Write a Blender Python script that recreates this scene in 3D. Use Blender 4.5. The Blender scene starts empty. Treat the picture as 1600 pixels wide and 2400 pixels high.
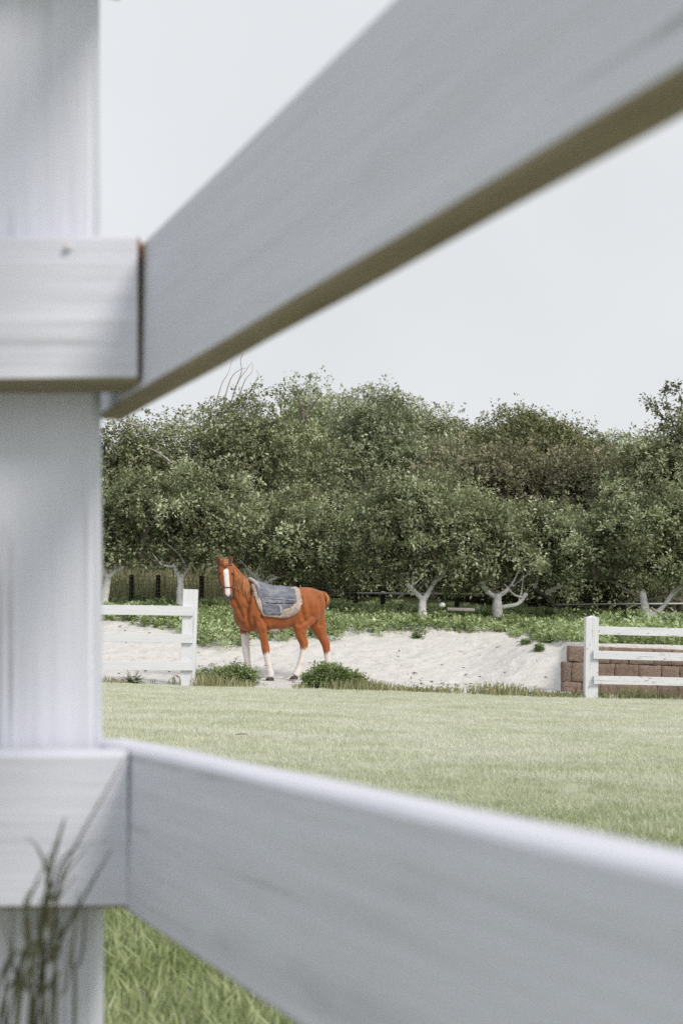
import bpy, bmesh, math, random
import numpy as np
from mathutils import Vector, Matrix, Euler, noise

R = math.radians
rng = np.random.default_rng(7)
random.seed(7)
scene = bpy.context.scene
C = scene.collection

# ------------------------------------------------------------------ camera
CAM = Vector((0.0, 0.0, 0.60))
F_PX = 3333.0                    # focal length in photo pixels (50 mm, 36 mm = 2400 px)
PITCH, ROLL = 2.5, 1.0
SHIFT = 165.0                    # photo pixels of lens shift
cam_data = bpy.data.cameras.new('camera')
cam = bpy.data.objects.new('camera', cam_data); C.objects.link(cam)
cam.location = CAM
cam.rotation_mode = 'XYZ'
ROT = Matrix.Rotation(R(90 + PITCH), 3, 'X') @ Matrix.Rotation(R(ROLL), 3, 'Z')
cam.rotation_euler = ROT.to_euler('XYZ')
cam_data.sensor_fit = 'VERTICAL'
cam_data.sensor_height = 36.0
cam_data.sensor_width = 24.0
cam_data.lens = 50.0
cam_data.shift_y = SHIFT / 2400.0
cam_data.clip_start = 0.02
cam_data.clip_end = 2000.0
cam_data.dof.use_dof = True
cam_data.dof.focus_distance = 22.0
cam_data.dof.aperture_fstop = 8.0
scene.camera = cam

# ------------------------------------------------------------------ sky, sun, exposure
SUN_EL = 41.0
SUN_VEC = Vector((0.97, -1.0, 0)).normalized()
sun_az = math.atan2(SUN_VEC.x, SUN_VEC.y)       # clockwise from +Y
world = bpy.data.worlds.new('World'); scene.world = world
world.use_nodes = True
wn, wl = world.node_tree.nodes, world.node_tree.links
wn.clear()
wo = wn.new('ShaderNodeOutputWorld')
sky = wn.new('ShaderNodeTexSky'); sky.sky_type = 'NISHITA'; sky.sun_disc = False
sky.sun_elevation = R(SUN_EL); sky.sun_rotation = sun_az
sky.air_density = 1.2; sky.dust_density = 4.0; sky.ozone_density = 1.0
bg1 = wn.new('ShaderNodeBackground'); bg1.inputs['Strength'].default_value = 0.09
wl.new(sky.outputs[0], bg1.inputs['Color'])
bg2 = wn.new('ShaderNodeBackground'); bg2.inputs['Color'].default_value = (0.96, 0.98, 1.0, 1)
bg2.inputs['Strength'].default_value = 0.72      # thin even cloud
# faint unevenness in the cloud veil
tc = wn.new('ShaderNodeTexCoord'); nz = wn.new('ShaderNodeTexNoise')
nz.inputs['Scale'].default_value = 2.6; nz.inputs['Detail'].default_value = 4
mr = wn.new('ShaderNodeMapRange'); mr.inputs['To Min'].default_value = 0.62; mr.inputs['To Max'].default_value = 0.86
wl.new(tc.outputs['Generated'], nz.inputs['Vector']); wl.new(nz.outputs['Fac'], mr.inputs['Value'])
wl.new(mr.outputs[0], bg2.inputs['Strength'])
mx = wn.new('ShaderNodeMixShader'); mx.inputs[0].default_value = 0.90
wl.new(bg1.outputs[0], mx.inputs[1]); wl.new(bg2.outputs[0], mx.inputs[2])
wl.new(mx.outputs[0], wo.inputs['Surface'])

sd = bpy.data.lights.new('sun', 'SUN'); sd.energy = 2.15; sd.angle = R(16); sd.color = (1.0, 0.93, 0.83)
sun = bpy.data.objects.new('sun', sd); C.objects.link(sun)
to_sun = Vector((SUN_VEC.x * math.cos(R(SUN_EL)), SUN_VEC.y * math.cos(R(SUN_EL)), math.sin(R(SUN_EL))))
sun.rotation_euler = to_sun.to_track_quat('Z', 'Y').to_euler()
sun.location = to_sun * 40

vs = scene.view_settings
vs.view_transform = 'Standard'; vs.look = 'None'; vs.exposure = 0.26; vs.gamma = 1.0; vs.use_curve_mapping = False
scene.render.engine = 'CYCLES'
scene.cycles.use_denoising = False
scene.cycles.max_bounces = 6; scene.cycles.diffuse_bounces = 3; scene.cycles.glossy_bounces = 2
scene.cycles.transmission_bounces = 3; scene.cycles.transparent_max_bounces = 4

# ------------------------------------------------------------------ pixel helpers (photo pixels -> place)
def ray(x, y):
    d = ROT @ Vector(((x - 800) / F_PX, -(y - (1200 + SHIFT)) / F_PX, -1.0))
    return d
def at(x, y, Y):
    d = ray(x, y)
    return CAM + d * ((Y - CAM.y) / d.y)
def proj(p):
    q = ROT.transposed() @ (Vector(p) - CAM)
    return (800 + F_PX * q.x / -q.z, 1200 + SHIFT - F_PX * q.y / -q.z, -q.z)

# ------------------------------------------------------------------ ground heights
def sstep(a, b, x):
    t = np.clip((np.asarray(x, float) - a) / (b - a), 0, 1)
    return t * t * (3 - 2 * t)
def lawn_z(X):
    return -0.045 - 0.018 * np.clip(X, -9, 9)
def lawn_edge(X):
    return 19.75 + 0.15 * np.clip(X, -8, 8)
def wob(X, Y):
    return (np.sin(X * 1.7 + Y * 0.9) + np.sin(X * 0.8 - Y * 1.9 + 1.3) + 0.6 * np.sin(X * 3.1 + Y * 2.3 + 0.5)
            + 0.4 * np.sin(X * 5.3 - Y * 4.1)) / 3.0
WALL_X, WALL_Y = 3.36, 21.25
def ground_z(X, Y):
    X = np.asarray(X, float); Y = np.asarray(Y, float)
    zl = lawn_z(X)
    base = zl + 0.05 * sstep(0, 1.2, Y - lawn_edge(X)) + 0.022 * sstep(21.7, 22.3, Y)
    bank = 0.98 * np.clip((Y - 22.6) / 4.2, 0, 1) ** 1.15 + 0.35 * sstep(26.8, 30, Y) + 0.13 * np.clip(Y - 30.0, 0, 60)
    bank = bank + 0.035 * wob(X, Y) * sstep(22.6, 24, Y)
    z = base + bank
    terr = 0.66 + 0.10 * np.clip(Y - 21.4, 0, 5) / 5 + 0.02 * wob(X, Y)
    w = sstep(WALL_X - 0.05, WALL_X + 0.45, X) * sstep(WALL_Y + 0.12, WALL_Y + 0.3, Y)
    side = sstep(WALL_X - 1.3, WALL_X + 0.1, X) * sstep(WALL_Y + 0.5, WALL_Y + 2.6, Y)
    z = z + np.maximum(terr - z, 0) * np.maximum(w, side * 0.8)
    return z
def ground_hit(x, y, Ymin=3.0, Ymax=45.0):
    d = ray(x, y)
    Ys = np.arange(Ymin, Ymax, 0.02)
    t = Ys / d.y
    X = CAM.x + d.x * t; Z = CAM.z + d.z * t
    below = np.nonzero(Z <= ground_z(X, Ys))[0]
    i = below[0] if len(below) else len(Ys) - 1
    return Vector((X[i], Ys[i], float(ground_z(X[i], Ys[i]))))

# ------------------------------------------------------------------ object helpers
def tag(o, label=None, cat=None, group=None, kind=None):
    if label: o['label'] = label
    if cat: o['category'] = cat
    if group: o['group'] = group
    if kind: o['kind'] = kind
    return o
def empty(name, loc):
    o = bpy.data.objects.new(name, None); C.objects.link(o); o.location = loc
    o.empty_display_size = 0.1
    return o
def link(name, me, mat, parent=None):
    o = bpy.data.objects.new(name, me); C.objects.link(o)
    if mat is not None and not me.materials:
        for m in (mat if isinstance(mat, (list, tuple)) else [mat]): me.materials.append(m)
    if parent is not None:
        o.parent = parent
        o.matrix_parent_inverse = Matrix.Translation(-Vector(parent.location))
    return o
def mesh_np(name, V, Fq, attrs=None, smooth=False):
    """V (n,3), Fq (m,k) faces of equal size k"""
    me = bpy.data.meshes.new(name)
    V = np.asarray(V, np.float32); Fq = np.asarray(Fq, np.int32)
    k = Fq.shape[1]
    me.vertices.add(len(V)); me.vertices.foreach_set('co', V.ravel())
    me.loops.add(Fq.size); me.loops.foreach_set('vertex_index', Fq.ravel())
    me.polygons.add(len(Fq))
    me.polygons.foreach_set('loop_start', np.arange(0, Fq.size, k, dtype=np.int32))
    me.polygons.foreach_set('loop_total', np.full(len(Fq), k, np.int32))
    if smooth: me.polygons.foreach_set('use_smooth', np.ones(len(Fq), bool))
    for an, av in (attrs or {}).items():
        av = np.asarray(av, np.float32)
        if av.ndim == 1:
            a = me.attributes.new(an, 'FLOAT', 'POINT'); a.data.foreach_set('value', av)
        else:
            a = me.attributes.new(an, 'FLOAT_COLOR', 'POINT'); a.data.foreach_set('color', av.ravel())
    me.update(calc_edges=True)
    return me
class MB:
    """collects quads from lofted tubes and boxes"""
    def __init__(s): s.V, s.F, s.A = [], [], []
    def rings(s, rings, cap=True, a=0.0):
        n = len(rings[0]); o = len(s.V)
        for r in rings: s.V += [tuple(p) for p in r]; s.A += [a] * n
        for i in range(len(rings) - 1):
            for j in range(n):
                k = (j + 1) % n
                s.F.append((o + i * n + j, o + i * n + k, o + (i + 1) * n + k, o + (i + 1) * n + j))
        if cap:
            for ri, rev in ((0, True), (len(rings) - 1, False)):
                idx = [o + ri * n + j for j in range(n)]
                cpt = sum((Vector(s.V[q]) for q in idx), Vector()) / n
                s.V.append(tuple(cpt)); s.A.append(a); ci = len(s.V) - 1
                for j in range(0, n):
                    k = (j + 1) % n
                    s.F.append((ci, idx[k], idx[j]) if rev else (ci, idx[j], idx[k]))
        return s
    def tube(s, pts, rad, n=7, a=0.0, cap=True):
        pts = [Vector(p) for p in pts]
        if not hasattr(rad, '__len__'): rad = [rad] * len(pts)
        rings = []; ref = None
        for i, p in enumerate(pts):
            t = (pts[min(i + 1, len(pts) - 1)] - pts[max(i - 1, 0)]).normalized()
            if ref is None:
                ref = Vector((0, 0, 1)) if abs(t.z) < 0.8 else Vector((1, 0, 0))
            u = (ref - t * ref.dot(t)).normalized(); v = t.cross(u); ref = u
            rings.append([p + (u * math.cos(2 * math.pi * j / n) + v * math.sin(2 * math.pi * j / n)) * rad[i] for j in range(n)])
        return s.rings(rings, cap, a)
    def mesh(s, name, smooth=True):
        me = bpy.data.meshes.new(name)
        me.from_pydata(s.V, [], s.F)
        if smooth:
            me.polygons.foreach_set('use_smooth', np.ones(len(me.polygons), bool))
        a = me.attributes.new('var', 'FLOAT', 'POINT'); a.data.foreach_set('value', np.asarray(s.A, np.float32))
        me.update()
        return me
    def build(s, name, mat, parent=None, smooth=True):
        return link(name, s.mesh(name, smooth), mat, parent)
def smooth_path(pts, rad, k=4):
    """Catmull-Rom through points, radii interpolated"""
    pts = [Vector(p) for p in pts]
    if len(pts) < 2: return pts, rad
    P = [pts[0] * 2 - pts[1]] + pts + [pts[-1] * 2 - pts[-2]]
    out, ro = [], []
    for i in range(1, len(P) - 2):
        for j in range(k):
            t = j / k
            a, b, c, d = P[i - 1], P[i], P[i + 1], P[i + 2]
            out.append(0.5 * ((2 * b) + (c - a) * t + (2 * a - 5 * b + 4 * c - d) * t * t + (3 * b - a - 3 * c + d) * t ** 3))
            ro.append(rad[i - 1] * (1 - t) + rad[i] * t)
    out.append(pts[-1]); ro.append(rad[-1])
    return out, ro

# ------------------------------------------------------------------ materials
def new_mat(name):
    m = bpy.data.materials.new(name); m.use_nodes = True
    nt = m.node_tree; nt.nodes.clear()
    out = nt.nodes.new('ShaderNodeOutputMaterial')
    return m, nt, nt.nodes, nt.links, out
def ramp(nodes, stops):
    r = nodes.new('ShaderNodeValToRGB')
    e = r.color_ramp.elements
    while len(e) < len(stops): e.new(0.5)
    for el, (p, c) in zip(e, stops):
        el.position = p; el.color = (*c, 1)
    return r
def tex_noise(N, L, vec, scale, detail=4, rough=0.55):
    n = N.new('ShaderNodeTexNoise'); n.inputs['Scale'].default_value = scale
    n.inputs['Detail'].default_value = detail; n.inputs['Roughness'].default_value = rough
    if vec is not None: L.new(vec, n.inputs['Vector'])
    return n
def mixrgb(N, L, fac, a, b, mode='MIX'):
    m = N.new('ShaderNodeMix'); m.data_type = 'RGBA'; m.blend_type = mode
    for sock, v in ((m.inputs[0], fac), (m.inputs[6], a), (m.inputs[7], b)):
        if isinstance(v, (int, float)): sock.default_value = v
        elif isinstance(v, tuple): sock.default_value = (*v, 1)
        else: L.new(v, sock)
    return m.outputs[2]
def mapping(N, L, vec, scale=(1, 1, 1), loc=(0, 0, 0)):
    m = N.new('ShaderNodeMapping'); m.inputs['Scale'].default_value = scale; m.inputs['Location'].default_value = loc
    L.new(vec, m.inputs['Vector']); return m.outputs[0]
def bump(N, L, h, strength, dist):
    b = N.new('ShaderNodeBump'); b.inputs['Strength'].default_value = strength; b.inputs['Distance'].default_value = dist
    L.new(h, b.inputs['Height']); return b.outputs[0]
def principled(N, L, out, col, rough=0.6, normal=None, spec=0.4):
    p = N.new('ShaderNodeBsdfPrincipled')
    if isinstance(col, tuple): p.inputs['Base Color'].default_value = (*col, 1)
    else: L.new(col, p.inputs['Base Color'])
    if isinstance(rough, (int, float)): p.inputs['Roughness'].default_value = rough
    else: L.new(rough, p.inputs['Roughness'])
    p.inputs['Specular IOR Level'].default_value = spec
    if normal is not None: L.new(normal, p.inputs['Normal'])
    if out is not None: L.new(p.outputs[0], out.inputs['Surface'])
    return p

def paint_mat(name, white=(0.655, 0.675, 0.765), dirt=(0.36, 0.35, 0.37), amount=0.75, grain=1.0, chips=0.0):
    """white paint over wood: local x is the grain direction"""
    m, nt, N, L, out = new_mat(name)
    tcn = N.new('ShaderNodeTexCoord'); oi = N.new('ShaderNodeObjectInfo')
    off = N.new('ShaderNodeVectorMath'); off.operation = 'ADD'
    sc = N.new('ShaderNodeVectorMath'); sc.operation = 'SCALE'; sc.inputs[0].default_value = (3.1, 1.7, 2.3)
    L.new(oi.outputs['Random'], sc.inputs['Scale']); L.new(tcn.outputs['Object'], off.inputs[0]); L.new(sc.outputs[0], off.inputs[1])
    v = off.outputs[0]
    g = tex_noise(N, L, mapping(N, L, v, (2.2 * grain, 60 * grain, 60 * grain)), 1.0, 6, 0.65)
    blot = tex_noise(N, L, mapping(N, L, v, (3, 9, 9)), 1.0, 5, 0.6)
    streak = tex_noise(N, L, mapping(N, L, v, (1.0 * grain, 28 * grain, 28 * grain)), 1.0, 3, 0.6)
    r1 = ramp(N, [(0.48, (0, 0, 0)), (0.70, (1, 1, 1))]); L.new(streak.outputs['Fac'], r1.inputs[0])
    r2 = ramp(N, [(0.45, (0, 0, 0)), (0.70, (1, 1, 1))]); L.new(blot.outputs['Fac'], r2.inputs[0])
    f = N.new('ShaderNodeMath'); f.operation = 'MULTIPLY'; L.new(r1.outputs[0], f.inputs[0]); L.new(r2.outputs[0], f.inputs[1])
    f2 = N.new('ShaderNodeMath'); f2.operation = 'MULTIPLY'; f2.inputs[1].default_value = amount; L.new(f.outputs[0], f2.inputs[0])
    tint = mixrgb(N, L, blot.outputs['Fac'], tuple(c * 0.86 for c in white), tuple(min(c * 1.10, 0.88) for c in white))
    col = mixrgb(N, L, f2.outputs[0], tint, dirt)
    gl = N.new('ShaderNodeMapRange'); gl.inputs['To Min'].default_value = 0.84; gl.inputs['To Max'].default_value = 1.10
    L.new(g.outputs['Fac'], gl.inputs['Value'])
    col = mixrgb(N, L, 1.0, col, gl.outputs[0], 'MULTIPLY')
    cr = tex_noise(N, L, mapping(N, L, v, (0.9 * grain, 95 * grain, 95 * grain)), 1.0, 2, 0.5)
    rcr = ramp(N, [(0.635, (0, 0, 0)), (0.675, (1, 1, 1))]); L.new(cr.outputs['Fac'], rcr.inputs[0])
    fcr = N.new('ShaderNodeMath'); fcr.operation = 'MULTIPLY'; L.new(rcr.outputs[0], fcr.inputs[0]); L.new(r2.outputs[0], fcr.inputs[1])
    col = mixrgb(N, L, fcr.outputs[0], col, (0.20, 0.19, 0.20))
    if chips > 0:
        ch = tex_noise(N, L, mapping(N, L, v, (9, 34, 34)), 1.0, 4, 0.7)
        rc = ramp(N, [(0.66 - chips * 0.1, (0, 0, 0)), (0.69 - chips * 0.1, (1, 1, 1))]); L.new(ch.outputs['Fac'], rc.inputs[0])
        col = mixrgb(N, L, rc.outputs[0], col, (0.24, 0.20, 0.17))
    nrm = bump(N, L, g.outputs['Fac'], 0.6, 0.004)
    principled(N, L, out, col, 0.62, nrm, 0.3)
    return m

def leaf_mat(name, stops, trans=0.30, rough=0.5, patch=None):
    m, nt, N, L, out = new_mat(name)
    a = N.new('ShaderNodeAttribute'); a.attribute_name = 'var'
    r = ramp(N, stops); L.new(a.outputs['Fac'], r.inputs[0])
    col = r.outputs[0]
    if patch:
        geo = N.new('ShaderNodeNewGeometry')
        pn = tex_noise(N, L, geo.outputs['Position'], patch[0], 3, 0.6)
        pr = ramp(N, [(0.42, (0, 0, 0)), (0.62, (1, 1, 1))]); L.new(pn.outputs['Fac'], pr.inputs[0])
        pm = N.new('ShaderNodeMath'); pm.operation = 'MULTIPLY'; pm.inputs[1].default_value = patch[1]
        L.new(pr.outputs[0], pm.inputs[0])
        col = mixrgb(N, L, pm.outputs[0], col, patch[2])
    p = principled(N, L, None, col, rough, None, 0.28)
    t = N.new('ShaderNodeBsdfTranslucent'); L.new(mixrgb(N, L, 1.0, col, (0.92, 1.0, 0.70), 'MULTIPLY'), t.inputs['Color'])
    ms = N.new('ShaderNodeMixShader'); ms.inputs[0].default_value = trans
    L.new(p.outputs[0], ms.inputs[1]); L.new(t.outputs[0], ms.inputs[2]); L.new(ms.outputs[0], out.inputs['Surface'])
    return m

def rough_mat(name, c1, c2, scale=30, bump_d=0.01, rough=0.85, coord='Object', stretch=(1, 1, 1), strength=0.6):
    m, nt, N, L, out = new_mat(name)
    tcn = N.new('ShaderNodeTexCoord')
    v = mapping(N, L, tcn.outputs[coord], stretch)
    n1 = tex_noise(N, L, v, scale, 6, 0.65); n2 = tex_noise(N, L, v, scale * 0.17, 4, 0.6)
    s = N.new('ShaderNodeMath'); s.operation = 'ADD'; L.new(n1.outputs['Fac'], s.inputs[0]); L.new(n2.outputs['Fac'], s.inputs[1])
    h = N.new('ShaderNodeMath'); h.operation = 'MULTIPLY'; h.inputs[1].default_value = 0.5; L.new(s.outputs[0], h.inputs[0])
    r = ramp(N, [(0.36, c1), (0.64, c2)]); L.new(h.outputs[0], r.inputs[0])
    principled(N, L, out, r.outputs[0], rough, bump(N, L, n1.outputs['Fac'], strength, bump_d), 0.25)
    return m

M = {}
M['paint'] = paint_mat('white_paint')
M['paint_far'] = paint_mat('white_paint_weathered', (0.72, 0.735, 0.79), (0.50, 0.48, 0.47), 0.35, 0.7, 0.0)
M['paint_chip'] = paint_mat('white_paint_chipped', (0.70, 0.715, 0.765), (0.40, 0.38, 0.37), 0.6, 0.7, 0.45)
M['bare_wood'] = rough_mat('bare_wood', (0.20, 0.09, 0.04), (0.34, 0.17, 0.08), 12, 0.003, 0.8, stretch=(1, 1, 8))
M['under'] = rough_mat('brown_underside', (0.22, 0.18, 0.125), (0.36, 0.31, 0.23), 10, 0.002, 0.85, stretch=(1, 8, 8))  # darker brown tone for the rails' bottom faces
M['nail'] = rough_mat('painted_nail', (0.58, 0.54, 0.56), (0.66, 0.64, 0.68), 200, 0.001, 0.7)
M['bark'] = rough_mat('bark', (0.08, 0.068, 0.058), (0.24, 0.21, 0.18), 22, 0.02)
M['bark_pale'] = rough_mat('bark_pale', (0.22, 0.20, 0.19), (0.42, 0.40, 0.38), 22, 0.02)
M['whitewash'] = rough_mat('whitewashed_bark', (0.50, 0.49, 0.50), (0.86, 0.86, 0.87), 9, 0.05)
M['dark_wood'] = rough_mat('dark_post_wood', (0.015, 0.013, 0.012), (0.045, 0.04, 0.035), 20, 0.008)
M['metal'] = rough_mat('grey_metal', (0.42, 0.43, 0.44), (0.58, 0.59, 0.60), 40, 0.002, 0.5)
M['wire'] = rough_mat('dull_wire', (0.16, 0.15, 0.14), (0.26, 0.25, 0.23), 40, 0.001, 0.6)
M['stone'] = rough_mat('pale_stone', (0.45, 0.45, 0.43), (0.65, 0.65, 0.62), 18, 0.02)

# ------------------------------------------------------------------ setting: ground, lawn, sand
def heightfield(name, xs, ys, zf, mat, attr=None):
    X, Y = np.meshgrid(xs, ys)
    Xf, Yf = X, Y
    if callable(zf): Z = zf(X, Y)
    V = np.stack([Xf.ravel(), Yf.ravel(), np.asarray(Z).ravel()], 1)
    nx, ny = len(xs), len(ys)
    i = np.arange((ny - 1) * (nx - 1)); r, c = i // (nx - 1), i % (nx - 1)
    a = r * nx + c
    F = np.stack([a, a + 1, a + nx + 1, a + nx], 1)
    me = mesh_np(name, V, F, None, True)
    return link(name, me, mat)

def ground_mat():
    m, nt, N, L, out = new_mat('earth_and_litter')
    g = N.new('ShaderNodeNewGeometry')
    n1 = tex_noise(N, L, g.outputs['Position'], 3.5, 6, 0.7); n2 = tex_noise(N, L, g.outputs['Position'], 0.5, 3)
    r = ramp(N, [(0.3, (0.045, 0.05, 0.028)), (0.55, (0.075, 0.085, 0.04)), (0.75, (0.12, 0.11, 0.065))]); L.new(n1.outputs['Fac'], r.inputs[0])
    col = mixrgb(N, L, n2.outputs['Fac'], r.outputs[0], (0.06, 0.075, 0.035))
    principled(N, L, out, col, 0.9, bump(N, L, n1.outputs['Fac'], 0.8, 0.06), 0.2)
    return m
xs = np.concatenate([np.linspace(-400, -30, 12), np.linspace(-26, 26, 140), np.linspace(30, 400, 12)])
ys = np.concatenate([np.linspace(-60, 14, 16), np.linspace(15, 34, 100), np.linspace(36, 90, 24), np.linspace(110, 600, 8)])
def far_z(X, Y):
    return np.where(Y > 90, ground_z(X, 90), ground_z(X, Y)) - 0.05 - 0.5 * ((np.abs(X) < 9.2) & (Y > 18) & (Y < 27.2))
tag(heightfield('ground', xs, ys, far_z, ground_mat()), 'earth bank and wooded slope rising behind the sand', kind='structure')

def lawn_mat():
    m, nt, N, L, out = new_mat('lawn_soil')
    g = N.new('ShaderNodeNewGeometry')
    n1 = tex_noise(N, L, g.outputs['Position'], 40, 5, 0.7); n2 = tex_noise(N, L, g.outputs['Position'], 0.9, 4)
    r = ramp(N, [(0.3, (0.38, 0.40, 0.28)), (0.7, (0.56, 0.58, 0.46))]); L.new(n1.outputs['Fac'], r.inputs[0])
    col = mixrgb(N, L, n2.outputs['Fac'], r.outputs[0], (0.52, 0.54, 0.43))
    principled(N, L, out, col, 0.9, bump(N, L, n1.outputs['Fac'], 1.0, 0.02), 0.2)
    return m
xs = np.linspace(-16, 16, 90)
def lawn_sheet():
    V, Fq = [], []
    ny = 90
    for j in range(ny):
        t = j / (ny - 1)
        for x in xs:
            Y = -14 + (float(lawn_edge(x)) + 0.05 * math.sin(x * 9) + 14) * t
            V.append((x, Y, float(lawn_z(x)) + 0.012 * math.sin(x * 1.3 + Y * 0.7) + 0.004))
    nx = len(xs)
    for j in range(ny - 1):
        for i in range(nx - 1):
            a = j * nx + i; Fq.append((a, a + 1, a + nx + 1, a + nx))
    return link('lawn', mesh_np('lawn', V, Fq, None, True), lawn_mat())
tag(lawn_sheet(), 'pale dry mown lawn between the two fences', kind='structure')

def sand_mat():
    m, nt, N, L, out = new_mat('pale_sand')
    g = N.new('ShaderNodeNewGeometry')
    n1 = tex_noise(N, L, g.outputs['Position'], 9, 8, 0.65); n2 = tex_noise(N, L, g.outputs['Position'], 1.3, 4)
    n3 = tex_noise(N, L, mapping(N, L, g.outputs['Position'], (2.5, 9, 5)), 1.0, 6, 0.7)
    r = ramp(N, [(0.32, (0.41, 0.385, 0.365)), (0.46, (0.60, 0.585, 0.57)), (0.7, (0.665, 0.655, 0.645))]); L.new(n1.outputs['Fac'], r.inputs[0])
    col = mixrgb(N, L, n2.outputs['Fac'], r.outputs[0], (0.62, 0.61, 0.60))
    rr = ramp(N, [(0.66, (0, 0, 0)), (0.72, (1, 1, 1))]); L.new(n3.outputs['Fac'], rr.inputs[0])
    fm = N.new('ShaderNodeMath'); fm.operation = 'MULTIPLY'; fm.inputs[1].default_value = 0.4; L.new(rr.outputs[0], fm.inputs[0])
    col = mixrgb(N, L, fm.outputs[0], col, (0.30, 0.25, 0.20))
    principled(N, L, out, col, 0.95, bump(N, L, n1.outputs['Fac'], 0.8, 0.06), 0.1)
    return m
HOOFS = [(float(a), float(b), float(c)) for a, b, c in zip(rng.uniform(-6.5, 3.4, 420), rng.uniform(20.9, 26.4, 420), rng.uniform(0.08, 0.17, 420))]
def prints(X, Y):
    """trodden hollows with a pushed-up rim"""
    z = np.zeros_like(np.asarray(X, float) + np.asarray(Y, float))
    for hx, hy, hr in HOOFS:
        if hy < 22.7 and abs(hx + 0.85) < 0.95: continue
        q = ((X - hx) ** 2 + ((Y - hy) * 0.8) ** 2) / (hr * hr)
        z = z - 0.017 * np.exp(-q * 1.6) + 0.006 * np.exp(-(np.sqrt(q + 1e-9) - 1.35) ** 2 * 4)
    return z
def sand_z(X, Y):
    return ground_z(X, Y) + 0.006 + 0.018 * wob(X * 2.3, Y * 2.9) * sstep(22.4, 23, Y) + (0.003 + 0.007 * sstep(22.2, 22.8, Y)) * wob(X * 6.1 + 2, Y * 5.7)
tag(heightfield('sand', np.linspace(-9, 9, 400), np.linspace(19.2, 27.6, 250),
                lambda X, Y: np.where(Y < lawn_edge(X) - 0.02, lawn_z(X) - 0.06, sand_z(X, Y) + prints(X, Y)), sand_mat()),
    'pale sand bank behind the horse', kind='structure')

# ------------------------------------------------------------------ near white fence
def board_mesh(Lx, w, t, seed=0, warp=0.004, seg=14, under=None):
    """x along length 0..L, z across -w/2..w/2, y depth 0..t, worn edges"""
    rr = random.Random(seed)
    prof = [(0, -w / 2 + .003), (0, w / 2 - .003), (.003, w / 2), (t - .003, w / 2), (t, w / 2 - .003), (t, -w / 2 + .003), (t - .003, -w / 2), (.003, -w / 2)]
    rings = []
    ph = [rr.uniform(0, 6.28) for _ in range(4)]
    for i in range(seg + 1):
        x = Lx * i / seg
        dy = warp * math.sin(x * 1.9 + ph[0]); dz = warp * math.sin(x * 1.4 + ph[1])
        rings.append([(x, y + dy, z * (1 + 0.003 * math.sin(x * 5 + ph[2])) + dz + (0.0003 * math.sin(x * 21 + ph[3] + y * 90))) for (y, z) in prof])
    mb = MB().rings(rings)
    me = mb.mesh('board', False)
    bm = bmesh.new(); bm.from_mesh(me); bmesh.ops.recalc_face_normals(bm, faces=bm.faces); bm.to_mesh(me); bm.free()
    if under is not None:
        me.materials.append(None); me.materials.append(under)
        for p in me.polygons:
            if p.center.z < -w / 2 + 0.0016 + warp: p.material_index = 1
    return me
def place_board(name, A, B, upv, w, t, mat, parent, seed=0, warp=0.004, flip=1, seg=14, under=None):
    """front face centre line from A to B; thickness runs away from the camera side (flip)"""
    A, B = Vector(A), Vector(B)
    x = (B - A).normalized()
    z = (upv - x * upv.dot(x)).normalized()
    y = z.cross(x)
    o = link(name, board_mesh((B - A).length, w, t, seed, warp, seg, under), mat)
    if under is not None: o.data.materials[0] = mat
    Mx = Matrix(((x.x, y.x, z.x, A.x), (x.y, y.y, z.y, A.y), (x.z, y.z, z.z, A.z), (0, 0, 0, 1)))
    if flip < 0:
        Mx = Mx @ Matrix.Translation((0, -t, 0))
    if parent is not None:
        o.parent = parent; o.matrix_parent_inverse = Matrix.Translation(-Vector(parent.location))
    o.matrix_basis = Mx
    return o

Y0 = 1.148
fence = empty('white_board_fence', at(120, 1500, Y0 + 0.1) * 1.0)
fence.location.z = -0.04
tag(fence, 'big blurred white board fence close to the camera with corner post', 'fence')
# corner post (grain vertical)
ptop, pbot = at(94, -420, Y0 + 0.062), at(100, 2400, Y0 + 0.062)
pdir = (ptop - pbot).normalized()
pbot2 = pbot + pdir * ((-0.12 - pbot.z) / pdir.z)
ptop2 = pbot + pdir * ((1.36 - pbot.z) / pdir.z)
post_w = (at(214, 1300, Y0 + .062) - at(-18, 1300, Y0 + .062)).length
post = place_board('post', pbot2, ptop2, Vector((-1, 0, 0)), post_w, 0.05, M['paint'], fence, 3, 0.0015, 1, 26)
# rails that run off to the left, nailed on the post's front
def left_rail(yt, yb, xr, seed, t=0.055):
    a = (at(xr, yt, Y0) + at(xr, yb, Y0)) / 2
    b = (at(0, yt + 2, Y0) + at(0, yb + 2, Y0)) / 2
    d = (a - b).normalized()
    w = (at(xr, yt, Y0) - at(xr, yb, Y0)).length
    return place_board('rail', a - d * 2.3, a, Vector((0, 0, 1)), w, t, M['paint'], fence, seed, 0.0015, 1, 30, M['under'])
rail_mid = left_rail(551, 894, 322, 11)
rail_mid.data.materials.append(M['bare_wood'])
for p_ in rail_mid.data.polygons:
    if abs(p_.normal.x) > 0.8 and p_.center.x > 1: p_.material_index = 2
rail_low = left_rail(1768, 2134, 299, 12)
left_rail(-560, -215, 326, 13)
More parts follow.
